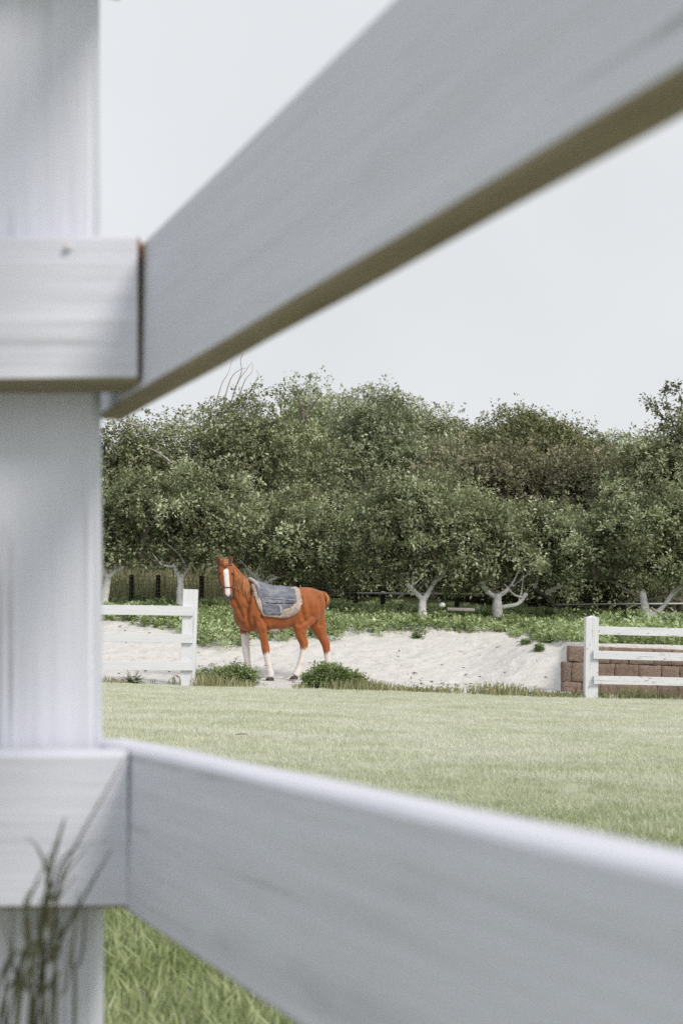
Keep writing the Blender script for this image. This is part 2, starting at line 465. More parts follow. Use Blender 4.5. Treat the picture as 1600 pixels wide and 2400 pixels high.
# rails that run past the camera on the right
def right_rail(xf, tf, bf, tn, bn, t, seed, back=0.17, fwd=0.95, mat='paint', Yf=Y0 + 0.003):
    hf, hn = bf - tf, bn - tn
    Yn = Yf * hf / hn
    a = (at(xf, tf, Yf) + at(xf, bf, Yf)) / 2
    b = (at(1600, tn, Yn) + at(1600, bn, Yn)) / 2
    w = (at(xf, tf, Yf) - at(xf, bf, Yf)).length
    d = (b - a).normalized()
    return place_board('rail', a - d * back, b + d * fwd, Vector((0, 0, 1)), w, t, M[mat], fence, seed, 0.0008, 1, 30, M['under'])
right_rail(337, 553, 915, -697, 180, 0.026, 21)
right_rail(303, 1757, 2142, 2063, 3025, 0.040, 22)
right_rail(337, -575, -215, -3400, -2530, 0.026, 23)
def nail(x, y, Y, rail):
    p = at(x, y, Y); d = Vector((0, 1, 0))
    o_ = MB().rings([ring_disc(p + d * k, r) for k, r in ((-.0022, .0012), (-.0016, .003), (.004, .003))]).build('nail', M['nail'], None)
    o_.parent = rail; o_.matrix_parent_inverse = rail.matrix_basis.inverted()
def ring_disc(c, r): return [c + Vector((math.cos(2 * math.pi * j / 10) * r, 0, math.sin(2 * math.pi * j / 10) * r)) for j in range(10)]
for (x, y, rl) in ((160, 580, rail_mid),): nail(x, y, Y0 - 0.0012, rl)
# next posts along both runs (out of view, they carry the rails)
e1 = at(0, 1400, Y0 + 0.062); 
place_board('post', Vector((-2.05, e1.y, -0.1)), Vector((-2.05, e1.y, 1.36)), Vector((-1, 0, 0)), post_w, 0.09, M['paint'], fence, 31, 0.001)
place_board('post', Vector((0.62, -0.78, -0.1)), Vector((0.62, -0.78, 1.36)), Vector((-1, 0, 0)), post_w, 0.09, M['paint'], fence, 32, 0.001)

# ------------------------------------------------------------------ far white fences
def gpost(x, ytop, ybot, Y, wpx, mat, parent, seed, round_top=0.0, t=0.16):
    a, b = at(x[1], ybot, Y), at(x[0], ytop, Y)
    d = (b - a).normalized(); a = a - d * 0.10
    w = wpx * Y / F_PX
    o = place_board('post', a, b, Vector((-1, 0, 0)), w, t, mat, parent, seed, 0.003, 1, 20)
    if round_top:
        me = o.data; Lx = (b - a).length
        for v in me.vertices:
            k = v.co.x - (Lx - round_top)
            if k > 0: pass
        for v in me.vertices:
            if v.co.x > Lx - 1e-4:
                v.co.x = Lx - round_top * (abs(v.co.z) / (w / 2)) ** 2
    return o
YL = 19.55
fl = empty('white_rail_fence', at(440, 1600, YL)); fl.location.z = float(lawn_z(-2.1))
tag(fl, 'white three-rail paddock fence ending in a square post left of the horse', 'fence')
gpost((446, 439), 1381, 1606, YL, 33, M['paint_far'], fl, 41)
for i, (y1, y0, th) in enumerate(((1432.5, 1429, 23), (1496.5, 1493, 21), (1562.5, 1559, 20))):
    a = at(-420, y0 - (452 - 235) * 0 - 9, YL - 0.045); b = at(452, y1, YL - 0.045)
    place_board('rail', a, b, Vector((0, 0, 1)), th * YL / F_PX, 0.042, M['paint_far'], fl, 50 + i, 0.004, 1, 40)
gpost((-250, -258), 1372, 1594, YL, 33, M['paint_far'], fl, 44)
YRt = 20.25
fr = empty('white_rail_fence', at(1385, 1640, YRt)); fr.location.z = float(lawn_z(3.5))
tag(fr, 'chipped white three-rail fence with round-topped post before the brown block wall', 'fence')
gpost((1387, 1385), 1442, 1640, YRt, 30, M['paint_chip'], fr, 45, 0.035)
for i, (y0, y1, th, xs0) in enumerate(((1477, 1482, 19.5, 1396), (1534, 1539.5, 19.5, 1390), (1594, 1598.5, 19.5, 1391))):
    a = at(xs0, y0, YRt - 0.045 + (0.06 if i == 0 else 0)); b = at(1610, y1, YRt - 0.045 + (0.06 if i == 0 else 0))
    b = b + (b - a) * 1.3
    place_board('rail', a, b, Vector((0, 0, 1)), th * YRt / F_PX, 0.042, M['paint_chip'], fr, 60 + i, 0.004, 1, 40)
gpost((1858, 1856), 1450, 1650, YRt, 30, M['paint_chip'], fr, 46, 0.035)

# ------------------------------------------------------------------ block retaining wall
def block_mat():
    m, nt, N, L, out = new_mat('brown_block')
    tcn = N.new('ShaderNodeTexCoord'); oi = N.new('ShaderNodeObjectInfo')
    ad = N.new('ShaderNodeVectorMath'); ad.operation = 'ADD'; L.new(tcn.outputs['Object'], ad.inputs[0])
    sc = N.new('ShaderNodeVectorMath'); sc.operation = 'SCALE'; sc.inputs[0].default_value = (7, 5, 3); L.new(oi.outputs['Random'], sc.inputs['Scale']); L.new(sc.outputs[0], ad.inputs[1])
    n1 = tex_noise(N, L, ad.outputs[0], 38, 6, 0.75); n2 = tex_noise(N, L, ad.outputs[0], 7, 4)
    r = ramp(N, [(0.28, (0.14, 0.10, 0.082)), (0.5, (0.27, 0.20, 0.165)), (0.72, (0.42, 0.33, 0.28))]); L.new(n1.outputs['Fac'], r.inputs[0])
    h = N.new('ShaderNodeMapRange'); h.inputs['To Min'].default_value = 0.82; h.inputs['To Max'].default_value = 1.12; L.new(oi.outputs['Random'], h.inputs['Value'])
    col = mixrgb(N, L, 1.0, r.outputs[0], h.outputs[0], 'MULTIPLY')
    rr = ramp(N, [(0.58, (0, 0, 0)), (0.72, (1, 1, 1))]); L.new(n2.outputs['Fac'], rr.inputs[0])
    fm = N.new('ShaderNodeMath'); fm.operation = 'MULTIPLY'; fm.inputs[1].default_value = 0.5; L.new(rr.outputs[0], fm.inputs[0])
    col = mixrgb(N, L, fm.outputs[0], col, (0.36, 0.31, 0.27))
    principled(N, L, out, col, 0.95, bump(N, L, n1.outputs['Fac'], 1.0, 0.02), 0.1)
    return m
M['block'] = block_mat()
wall = empty('block_wall', (WALL_X, WALL_Y, float(lawn_z(WALL_X)) - 0.05))
tag(wall, 'low brown stone block retaining wall behind the chipped fence', 'wall')
def block_mesh(w, h, d, seed):
    bm = bmesh.new(); bmesh.ops.create_cube(bm, size=1.0)
    bmesh.ops.scale(bm, vec=(w, d, h), verts=bm.verts)
    bmesh.ops.bevel(bm, geom=bm.edges[:], offset=0.007, segments=1, affect='EDGES', profile=0.6)
    bmesh.ops.subdivide_edges(bm, edges=[e for e in bm.edges if e.calc_length() > 0.12], cuts=4, use_grid_fill=True)
    rr = random.Random(seed)
    for v in bm.verts:
        n = noise.noise_vector(Vector(v.co) * 7 + Vector((seed * 3.7, seed, 0)))
        v.co += n * 0.010 + noise.noise_vector(Vector(v.co) * 24 + Vector((seed, 0, 0))) * 0.010
    me = bpy.data.meshes.new('block'); bm.to_mesh(me); bm.free()
    me.polygons.foreach_set('use_smooth', np.ones(len(me.polygons), bool))
    return me
zb = float(lawn_z(WALL_X)) - 0.06
courses = [(0.27, 0.0), (0.29, 0.0), (0.245, 0.05)]
z = zb
for ci, (ch, xo) in enumerate(courses):
    x = WALL_X + xo + (-0.04 if ci < 2 else 0.0)
    first = True
    while x < 7.2:
        bw = random.choice([0.28, 0.31, 0.36, 0.33]) if not first else (0.13 if ci == 1 else 0.28)
        first = False
        o = link('block', block_mesh(bw - 0.004, ch - 0.006, 0.24, random.randint(0, 9999)), M['block'], wall)
        slope = -0.018 * (x - WALL_X)
        o.location = (x + bw / 2, WALL_Y + 0.12 - 0.03 * (2 - ci) * 0.5 + random.uniform(-.008, .008), z + ch / 2 + slope)
        o.rotation_euler = (0.02, random.uniform(.008, .018), random.uniform(-.012, .012))
        x += bw
    z += ch
# sandy earth backing so the joints read dark, and the end return of the wall
def joint_core():
    bm = bmesh.new(); bmesh.ops.create_cube(bm, size=1.0)
    bmesh.ops.scale(bm, vec=(3.9, 0.16, 0.72), verts=bm.verts)
    me = bpy.data.meshes.new('mortar'); bm.to_mesh(me); bm.free(); return me
o = link('mortar', joint_core(), rough_mat('dark_joint_mortar', (0.09, 0.07, 0.06), (0.16, 0.13, 0.11), 30, 0.01), wall)
o.location = (WALL_X + 0.16 + 1.95, WALL_Y + 0.135, zb + 0.37 - 0.03); o.rotation_euler = (0, 0.016, 0)

# ------------------------------------------------------------------ foliage
def norm(a):
    return a / np.maximum(np.linalg.norm(a, axis=1, keepdims=True), 1e-6)
def leaf_arrays(pos, direc, nrm, ln, wd, var, fold=0.18):
    d = norm(direc); n = nrm - d * np.sum(nrm * d, 1, keepdims=True); n = norm(n)
    s = np.cross(d, n)
    ln = ln[:, None]; wd = wd[:, None]
    b = pos; tip = pos + d * ln - n * ln * 0.10
    mid = pos + d * ln * 0.45 + n * wd * fold
    V = np.stack([b, mid + s * wd * .5, tip, mid - s * wd * .5], 1).reshape(-1, 3)
    k = np.arange(len(pos)) * 4
    F = np.stack([k, k + 1, k + 2, k + 3], 1)
    return V, F, np.repeat(var, 4)
def clump_leaves(centers, axes, clen, n_leaf, size, spread=0.45, upbias=0.7, vclump=None, jitter=0.35):
    m = len(centers); N = m * n_leaf
    c = np.repeat(centers, n_leaf, 0); ax = np.repeat(norm(axes), n_leaf, 0); cl = np.repeat(clen, n_leaf)
    t = rng.random(N)
    rad = rng.normal(size=(N, 3)); rad = norm(rad - ax * np.sum(rad * ax, 1, keepdims=True))
    pos = c + ax * (t * cl)[:, None] + rad * (cl * spread * rng.random(N) * (1.1 - 0.6 * t))[:, None]
    direc = ax * 0.55 + rad * 0.9 + rng.normal(size=(N, 3)) * jitter
    nr = rng.normal(size=(N, 3)) * 0.38 + np.array([0, 0, upbias * 0.75]) + ax * 0.55
    ln = size * rng.uniform(0.65, 1.25, N); wd = ln * rng.uniform(0.42, 0.6, N)
    vc = np.repeat(rng.random(m) if vclump is None else vclump, n_leaf)
    var = np.clip(vc * 0.86 + rng.random(N) * 0.14 + 0.12 * (t - 0.5), 0, 1)
    return leaf_arrays(pos, direc, nr, ln, wd, var)
def blob_points(blobs, n, shell=0.38, rough=0.22):
    w = np.array([b[1][0] * b[1][2] for b in blobs]); w = w / w.sum()
    idx = rng.choice(len(blobs), n, p=w)
    cc = np.array([b[0] for b in blobs])[idx]; rr = np.array([b[1] for b in blobs])[idx]
    d = norm(rng.normal(size=(n, 3)))
    q = d * 3.1 + cc * 0.9
    mod = 1 + rough * (np.sin(q[:, 0] * 2.1 + q[:, 1]) + np.sin(q[:, 1] * 2.7 - q[:, 2] * 1.3) + np.sin(q[:, 2] * 3.3 + q[:, 0] * 1.9)) / 1.7
    r = rng.random(n) ** shell * mod
    return cc + d * rr * r[:, None], d, idx
def blobs_px(lst, Y):
    out = []
    for b in lst:
        x, y, rx, ry = b[:4]; Yb = Y + (b[4] if len(b) > 4 else 0)
        c = at(x, y, Yb); s = Yb / F_PX
        out.append((np.array(c), np.array((rx * s, max(rx, ry) * s * 0.95, ry * s))))
    return out

def branch_paths(base, targets, r0, n_pts=5, sag=0.12):
    out = []
    for tg in targets:
        tg = Vector(tg); L = (tg - base).length
        pts = [base]; rd = [r0]
        for k in range(1, n_pts):
            t = k / (n_pts - 1)
            p = base.lerp(tg, t) + Vector((random.uniform(-1, 1), random.uniform(-1, 1), random.uniform(-.4, 1))) * L * 0.07 * (1 - t * .6)
            p.z += math.sin(t * math.pi) * L * sag
            pts.append(p); rd.append(r0 * (1 - t) ** 0.9 + 0.006)
        out.append((pts, rd))
    return out

GREEN_APPLE = [(0.0, (0.077, 0.080, 0.045)), (0.35, (0.171, 0.191, 0.106)), (0.7, (0.330, 0.367, 0.221)), (1.0, (0.616, 0.668, 0.474))]
GREEN_DARK = [(0.0, (0.097, 0.098, 0.059)), (0.4, (0.213, 0.230, 0.132)), (0.75, (0.384, 0.412, 0.257)), (1.0, (0.631, 0.661, 0.474))]
GREEN_PALE = [(0.0, (0.131, 0.143, 0.091)), (0.4, (0.280, 0.309, 0.197)), (0.75, (0.452, 0.498, 0.341)), (1.0, (0.667, 0.715, 0.537))]
GREEN_YEL = [(0.0, (0.1, 0.104, 0.05)), (0.4, (0.21, 0.222, 0.11)), (0.75, (0.32, 0.335, 0.18)), (1.0, (0.44, 0.455, 0.28))]
BROWNISH = [(0.0, (.085, .082, .054)), (0.4, (.20, .195, .125)), (0.7, (.31, .30, .205)), (1.0, (.46, .42, .31))]
WEED = [(0.0, (0.178, 0.223, 0.104)), (0.35, (0.327, 0.401, 0.193)), (0.7, (0.505, 0.594, 0.342)), (1.0, (0.743, 0.800, 0.564))]
BUSH = [(0.0, (0.101, 0.135, 0.057)), (0.4, (0.203, 0.263, 0.111)), (0.75, (0.311, 0.385, 0.176)), (1.0, (0.459, 0.527, 0.284))]
DRY = [(0.0, (0.172, 0.172, 0.086)), (0.4, (0.310, 0.310, 0.167)), (0.75, (0.483, 0.460, 0.299)), (1.0, (0.690, 0.644, 0.483))]
for nm, st in (('apple', GREEN_APPLE), ('dark', GREEN_DARK), ('pale', GREEN_PALE), ('yel', GREEN_YEL), ('brown', BROWNISH)):
    M['leaf_' + nm] = leaf_mat('leaf_' + nm, st, 0.22, 0.40)
M['leaf_weed'] = leaf_mat('leaf_weed', WEED, 0.3, 0.5)
M['leaf_bush'] = leaf_mat('leaf_bush', BUSH, 0.3, 0.45)
M['dry_grass'] = leaf_mat('dry_grass', DRY, 0.3, 0.6)

def crown(blobs, n_clump, n_leaf, size, clen=(0.22, 0.5), shell=0.38, rough=0.22, up=0.7, vshift=0.0, bough_r=None, shoots=1.0):
    if bough_r is None:
        c, d, idx = blob_points(blobs, n_clump, shell, rough)
        ax = d * 0.55 + np.array([0, 0, 0.75]) + rng.normal(size=d.shape) * 0.45
        bv = rng.uniform(-0.15, 0.15, len(blobs))
        vc = np.clip(rng.random(n_clump) * 0.9 + bv[idx] + vshift, 0, 1)
        return clump_leaves(c, ax, rng.uniform(clen[0], clen[1], n_clump), n_leaf, size, vclump=vc, upbias=up)
    # boughs: leafy lobes through the crown, each a shell of short leafy shoots with dark gaps between
    per, nl = 26, 11
    nb = max(8, int(n_clump * n_leaf / (per * nl)))
    bc, bd, bidx = blob_points(blobs, nb, shell, rough)
    br = bough_r * rng.uniform(0.6, 1.35, nb)
    bvar = rng.uniform(-0.36, 0.36, nb)
    m = nb * per
    C_ = np.repeat(bc, per, 0); O_ = np.repeat(bd, per, 0); R_ = np.repeat(br, per)
    d = norm(rng.normal(size=(m, 3)) + np.array([0, 0, 0.45]) + O_ * 0.35)
    r = rng.random(m) ** 0.4
    c = C_ + d * (R_ * r)[:, None] * np.array([1.15, 1.15, 0.75])
    long = rng.random(m) < 0.06
    ax = d * 0.75 + np.array([0, 0, 0.5]) + O_ * 0.25 + rng.normal(size=(m, 3)) * 0.3
    cl = rng.uniform(clen[0], clen[1], m) * np.where(long, 2.0, 1.0)
    vc = np.clip(0.5 + np.repeat(bvar, per) + rng.normal(size=m) * 0.10 + vshift + 0.10 * (d[:, 2] * r), 0, 1)
    A = clump_leaves(c, ax, cl, nl, size, vclump=vc, upbias=up, spread=0.5)
    # upright leafy shoots that break the outline
    ns = max(10, nb // 2)
    k = rng.choice(np.nonzero(bd[:, 2] > -0.2)[0], ns)
    sx_ = norm(bd[k] * 0.45 + np.array([0, 0, 1.0]) + rng.normal(size=(ns, 3)) * 0.28)
    sl = br[k] * rng.uniform(0.8, 1.5, ns) * shoots
    B = clump_leaves(bc[k] + sx_ * (br[k] * 0.35)[:, None], sx_, sl, 22, size * 1.05, spread=0.17, vclump=np.clip(0.72 + rng.normal(size=ns) * 0.2 + vshift, 0, 1), upbias=0.5)
    return np.concatenate([A[0], B[0]]), np.concatenate([A[1], B[1] + len(A[0])]), np.concatenate([A[2], B[2]])
def tree(name, label, base, blobs, leafmat, n_clump, n_leaf, size, clen=(0.22, 0.5), trunk_r=0.14, bark='bark', group=None,
         white=None, dark=None, twigs=26, shell=0.38, rough=0.22, vshift=0.0, extra=None, bough_r=0.30, dens=1.3, shoots=1.0):
    base = Vector(base)
    t = empty(name, base); tag(t, label, 'tree', group)
    V, F, var = crown(blobs, int(n_clump * dens), n_leaf, size, clen, shell, rough, vshift=vshift, bough_r=bough_r, shoots=shoots)
    link('crown', mesh_np('crown', V, F, {'var': var}), M[leafmat], t)
    cen = Vector(np.mean([b[0] for b in blobs], 0))
    mb = MB()
    tops = []
    if white is None:
        top = Vector((cen.x * 0.5 + base.x * 0.5, cen.y * .5 + base.y * .5, base.z + max(0.5, (cen.z - base.z) * 0.55)))
        mid = base.lerp(top, 0.5) + Vector((random.uniform(-.1, .1), random.uniform(-.1, .1), 0))
        p, r = smooth_path([base - Vector((0, 0, .15)), mid, top], [trunk_r * 1.25, trunk_r, trunk_r * .8])
        mb.tube(p, r, 9)
        mb.build('trunk', M[bark], t)
        start = [top]
    else:
        for path, rad in white:
            p, r = smooth_path(path, rad, 6)
            p = [q + noise.noise_vector(q * 3.0) * (0.016 if 0 < i_ < len(p) - 1 else 0) for i_, q in enumerate(p)]
            r = [w_ * (1 + 0.35 * noise.noise(q * 6.0)) for q, w_ in zip(p, r)]
            mb.tube(p, r, 10)
        for path, rad in white[1:]:
            for k_ in range(2):
                q0 = Vector(path[-2]).lerp(Vector(path[-1]), random.uniform(.1, 1.0))
                dv = Vector((random.uniform(-1, 1), random.uniform(-.5, .5), random.uniform(.25, .9))).normalized() * random.uniform(.3, .7)
                q1 = q0 + dv * .5 + Vector((random.uniform(-.08, .08), 0, random.uniform(-.06, .06))); q2 = q0 + dv + Vector((random.uniform(-.1, .1), 0, .1))
                mb.tube(*smooth_path([q0, q1, q2], [rad[-1] * .75, rad[-1] * .5, .008], 4), 6)
        mb.build('trunk', M['whitewash'], t)
        start = [Vector(p[0][-1]) for p in white[1:]] or [Vector(white[0][0][-1])]
    lb = MB()
    for path, rad in (dark or []):
        p, r = smooth_path(path, rad); lb.tube(p, r, 6); start.append(Vector(path[-1]))
    pts, _, _ = blob_points(blobs, twigs, 0.5, 0.1)
    for q in pts:
        q = Vector(q); s = min(start, key=lambda v: (v - q).length)
        for path, rad in branch_paths(s, [q], trunk_r * 0.33, 5): lb.tube(*smooth_path(path, rad, 2), 5)
    for b in blobs[:6]:
        q = Vector(b[0]); s = min(start, key=lambda v: (v - q).length)
        for path, rad in branch_paths(s, [q], trunk_r * 0.6, 5): lb.tube(*smooth_path(path, rad, 3), 6)
    lb.build('limbs', M['bark'], t)
    for nm, path, rad, mt in (extra or []):
        p, r = smooth_path(path, rad); e = MB().tube(p, r, 6); e.build(nm, M[mt], t)
    return t
def gb(x, Y):
    """base point on the ground under pixel column x at distance Y"""
    p = at(x, 1450, Y); return Vector((p.x, Y, float(ground_z(p.x, Y))))
def pp(pts, Y, dy=None):
    return [at(x, y, Y + (dy[i] if dy else 0)) for i, (x, y) in enumerate(pts)]

# --- orchard trees with whitewashed trunks
OG = 'whitewashed orchard trees'
def wtrunk(base_x, Y, paths):
    """paths: list of (pixel polyline, start radius px, end radius px)"""
    out = []
    s = Y / F_PX
    for pl, ra, rb in paths:
        P = pp(pl, Y); n = len(P)
        out.append((P, [(ra + (rb - ra) * i / (n - 1)) * s * 0.66 for i in range(n)]))
    return out
def orchard(label, x, Y, blobs, white, dark, nc=950, nl=17, size=0.078):
    b = gb(x, Y)
    tree('apple_tree', label, b, blobs_px(blobs, Y), 'leaf_apple', nc, nl, size * 1.0, (0.10, 0.24), 0.11, 'bark', OG,
         wtrunk(x, Y, white), wtrunk(x, Y, dark), twigs=30, shell=0.5, rough=0.42, vshift=0.04, bough_r=0.34, dens=1.05)
orchard('whitewashed apple tree half hidden behind the near post', 247, 28.2,
        [(225, 1225, 75, 80), (262, 1290, 60, 42), (190, 1290, 70, 50), (268, 1190, 30, 45)],
        [([(247, 1440), (248, 1400), (255, 1352)], 15, 12), ([(255, 1356), (246, 1338), (238, 1318)], 11, 7), ([(255, 1356), (270, 1340), (291, 1328)], 10, 6)],
        [([(238, 1318), (228, 1300), (232, 1280)], 6, 4)], 520)
orchard('whitewashed apple tree behind the square fence post', 424, 28.0,
        [(345, 1160, 60, 50), (375, 1190, 95, 60), (470, 1140, 75, 45), (540, 1180, 60, 45), (510, 1250, 125, 66), (395, 1268, 105, 44), (440, 1215, 130, 60), (600, 1240, 50, 45), (350, 1300, 60, 28), (490, 1310, 80, 30)],
        [([(421, 1440), (422, 1395), (424, 1352)], 14, 12), ([(423, 1356), (413, 1338), (406, 1320)], 10, 7), ([(424, 1356), (436, 1340), (448, 1322)], 9, 6)],
        [([(406, 1321), (380, 1322), (330, 1306)], 5, 2.5), ([(448, 1322), (462, 1318), (490, 1300)], 5, 3)], 1250)
orchard('apple tree directly behind the horse', 618, 28.6,
        [(640, 1275, 110, 75), (720, 1300, 95, 62), (570, 1318, 55, 26), (660, 1215, 70, 50), (720, 1345, 80, 26)],
        [([(612, 1440), (614, 1400), (622, 1362)], 13, 11), ([(620, 1368), (634, 1358), (652, 1350)], 9, 6), ([(618, 1370), (600, 1352), (572, 1330)], 8, 5)],
        [([(572, 1330), (556, 1322), (540, 1310)], 5, 3), ([(652, 1350), (690, 1342), (730, 1320)], 5, 3)], 880)
orchard('forked whitewashed apple tree at centre of the weedy bank', 990, 28.0,
        [(880, 1240, 85, 60), (1010, 1190, 85, 60), (960, 1300, 145, 50), (845, 1290, 58, 44), (1080, 1270, 52, 60), (950, 1140, 45, 36), (930, 1215, 90, 55), (870, 1335, 66, 30), (1070, 1335, 56, 32), (985, 1335, 70, 20)],
        [([(989, 1452), (990, 1425), (992, 1400)], 17, 14), ([(991, 1406), (972, 1388), (952, 1366)], 11, 7.5), ([(992, 1408), (1004, 1388), (1021, 1357)], 11, 6.5)],
        [([(953, 1367), (938, 1350), (885, 1328)], 6, 3), ([(1021, 1358), (1027, 1338), (1008, 1310)], 5.5, 3.5)], 1450)
orchard('whitewashed apple tree with a short thick trunk and low bent limb', 1164, 28.4,
        [(1150, 1290, 88, 72), (1098, 1322, 70, 46), (1205, 1336, 88, 36), (1165, 1228, 48, 46), (1080, 1350, 50, 24), (1105, 1270, 50, 42)],
        [([(1164, 1450), (1163, 1420), (1166, 1392)], 17, 13), ([(1164, 1400), (1142, 1386), (1121, 1362)], 10, 7), ([(1166, 1398), (1184, 1386), (1202, 1370)], 9, 6), ([(1174, 1424), (1212, 1415), (1232, 1390)], 7, 6.5)],
        [([(1121, 1362), (1112, 1345), (1120, 1320)], 6, 3), ([(1146, 1390), (1164, 1377), (1201, 1370)], 4.5, 3.5), ([(1201, 1370), (1222, 1350), (1230, 1320)], 5, 3)], 950)
orchard('apple tree with a shaded trunk and two white limbs', 1296, 29.4,
        [(1300, 1275, 85, 75), (1300, 1335, 85, 36), (1235, 1255, 55, 48), (1355, 1290, 55, 50), (1300, 1215, 40, 40)],
        [([(1278, 1394), (1297, 1381), (1317, 1372)], 9, 6.5), ([(1252, 1378), (1256, 1366), (1262, 1355)], 7, 5)],
        [([(1292, 1450), (1296, 1418), (1279, 1394)], 10, 8), ([(1279, 1394), (1262, 1388), (1252, 1378)], 6, 6), ([(1317, 1372), (1338, 1350), (1368, 1324)], 6, 4), ([(1262, 1355), (1270, 1335), (1262, 1310)], 5, 3)], 950)
orchard('wide apple tree with long low limbs above the block wall', 1508, 28.0,
        [(1440, 1270, 95, 60), (1550, 1240, 85, 66), (1500, 1322, 130, 44), (1385, 1300, 58, 44), (1625, 1295, 80, 75), (1475, 1180, 42, 50), (1590, 1170, 45, 45), (1400, 1225, 40, 40), (1410, 1342, 60, 22), (1550, 1345, 60, 24)],
        [([(1516, 1458), (1510, 1425), (1503, 1385)], 15, 11), ([(1518, 1446), (1550, 1425), (1580, 1384)], 10, 7.5)],
        [([(1505, 1408), (1472, 1386), (1430, 1362), (1396, 1360)], 7, 3), ([(1512, 1408), (1558, 1396), (1605, 1384)], 6, 3.5), ([(1503, 1386), (1484, 1362), (1440, 1345)], 7, 3.5), ([(1580, 1384), (1592, 1360), (1580, 1330)], 6, 4)], 1550)

# --- woodland behind
WG = 'woodland trees behind the orchard'
def wtree(label, x, Y, blobs, mat, n_clump, size, trunk_r, vshift=0.0, extra=None, shell=0.44, dy=56, dens=1.5):
    bl = [(b[0], b[1] + dy) + tuple(b[2:]) for b in blobs]
    return tree('woodland_tree', label, gb(x, Y), blobs_px(bl, Y), mat, n_clump, 16, size * 0.88, (0.10 * Y / 30, 0.24 * Y / 30), trunk_r, 'bark', WG,
         shell=shell, rough=0.15, vshift=vshift, extra=extra, bough_r=0.018 * Y, shoots=0.55, dens=dens)
wtree('broad dark woodland tree with bare grey twigs above its crown', 560, 35, [(560, 970, 150, 85), (470, 1040, 165, 105), (640, 1050, 160, 115), (590, 1180, 200, 120), (430, 1150, 140, 120)],
     'leaf_dark', 3600, 0.105, 0.22, vshift=0.02,
     extra=[('bare_twig', pp([(530, 980), (556, 900), (578, 866), (591, 848)], 35), [.02, .012, .008, .004], 'bark_pale'),
            ('bare_twig', pp([(520, 960), (540, 890), (560, 868), (578, 862)], 35), [.018, .011, .007, .004], 'bark_pale'),
            ('bare_twig', pp([(560, 930), (575, 890), (590, 872), (592, 850)], 35), [.015, .01, .006, .004], 'bark_pale'),
            ('bare_twig', pp([(505, 950), (520, 900), (536, 872), (545, 838)], 35), [.015, .01, .006, .004], 'bark_pale'),
            ('bare_twig', pp([(550, 960), (590, 910), (606, 880), (600, 868)], 35), [.015, .01, .006, .004], 'bark_pale'),
            ('bare_twig', pp([(556, 900), (566, 870), (564, 845), (570, 826)], 35), [.015, .01, .008, .005], 'bark_pale')])
wtree('dark woodland tree beside the near post with a bleached dead branch', 290, 33.5, [(300, 1045, 100, 75), (255, 1130, 110, 110), (330, 1130, 90, 80)],
     'leaf_dark', 1500, 0.10, 0.18, vshift=-0.05,
     extra=[('dead_branch', pp([(402, 1085), (384, 1070), (360, 1055), (330, 1046)], 32.2), [.03, .022, .015, .008], 'bark_pale'),
            ('dead_branch', pp([(366, 1058), (372, 1050), (366, 1040)], 32.2), [.014, .01, .006], 'bark_pale'),
            ('dead_branch', pp([(325, 1000), (300, 992), (275, 984)], 32.2), [.03, .022, .01], 'bark_pale')])
wtree('slim woodland tree with a dark forked stem showing near its top', 720, 40, [(722, 925, 62, 52), (690, 1000, 80, 70), (770, 985, 70, 70), (720, 1070, 110, 80)],
     'leaf_pale', 1500, 0.11, 0.18, shell=0.5,
     extra=[('forked_stem', pp([(710, 1030), (712, 990), (706, 950), (700, 930)], 38.3), [.06, .055, .035, .015], 'bark'),
            ('forked_stem', pp([(712, 982), (728, 955), (748, 930), (752, 915)], 38.3), [.045, .035, .025, .012], 'bark')])
wtree('tall pale green rounded woodland tree at the skyline', 880, 38, [(860, 965, 110, 78), (930, 1030, 125, 85), (860, 1090, 140, 110), (960, 1120, 120, 90), (790, 1120, 90, 110)],
     'leaf_pale', 3000, 0.11, 0.22, vshift=0.02)
wtree('distant dark tree low on the skyline beside the pale tree', 1010, 58, [(1000, 985, 70, 42), (1075, 1000, 80, 32), (1040, 1050, 150, 60)],
     'leaf_dark', 1300, 0.17, 0.25)
wtree('rounded yellow green tree alone on the skyline', 1230, 45, [(1215, 1000, 92, 58), (1300, 1012, 62, 52), (1250, 1070, 130, 70)],
     'leaf_yel', 1900, 0.13, 0.22)
wtree('faint distant tree in the skyline dip', 1430, 58, [(1425, 1040, 110, 45), (1440, 1100, 140, 60)],
     'leaf_pale', 1100, 0.17, 0.2, shell=0.5)
edge_tree = wtree('dark tree at the frame edge with sparse leafy top shoots', 1575, 33, [(1570, 1060, 95, 70), (1600, 1000, 55, 50), (1540, 1140, 115, 90), (1650, 1080, 90, 110)],
     'leaf_dark', 2100, 0.10, 0.2,
     extra=[('top_shoot', pp([(1580, 1010), (1566, 960), (1556, 918)], 33), [.02, .013, .006], 'bark'),
            ('top_shoot', pp([(1585, 1000), (1596, 940), (1582, 908)], 33), [.02, .013, .006], 'bark'),
            ('top_shoot', pp([(1560, 990), (1530, 950), (1512, 945)], 33), [.016, .01, .006], 'bark')])
Ps = np.array([at(x + random.uniform(-6, 6), y + random.uniform(-6, 6), 33) for x, y in ((1512, 946), (1524, 950), (1536, 962), (1548, 985), (1557, 922), (1560, 945), (1566, 968), (1582, 912), (1590, 928), (1596, 950), (1590, 975), (1575, 990), (1560, 1000), (1606, 960), (1545, 1010)) for _ in range(3)])
V, F, var = clump_leaves(Ps, rng.normal(size=Ps.shape) * .5 + np.array([0, 0, .8]), rng.uniform(.12, .26, len(Ps)), 12, 0.10, vclump=rng.random(len(Ps)) * .6)
link('shoot_leaves', mesh_np('shoot_leaves', V, F, {'var': var}), M['leaf_dark'], edge_tree)
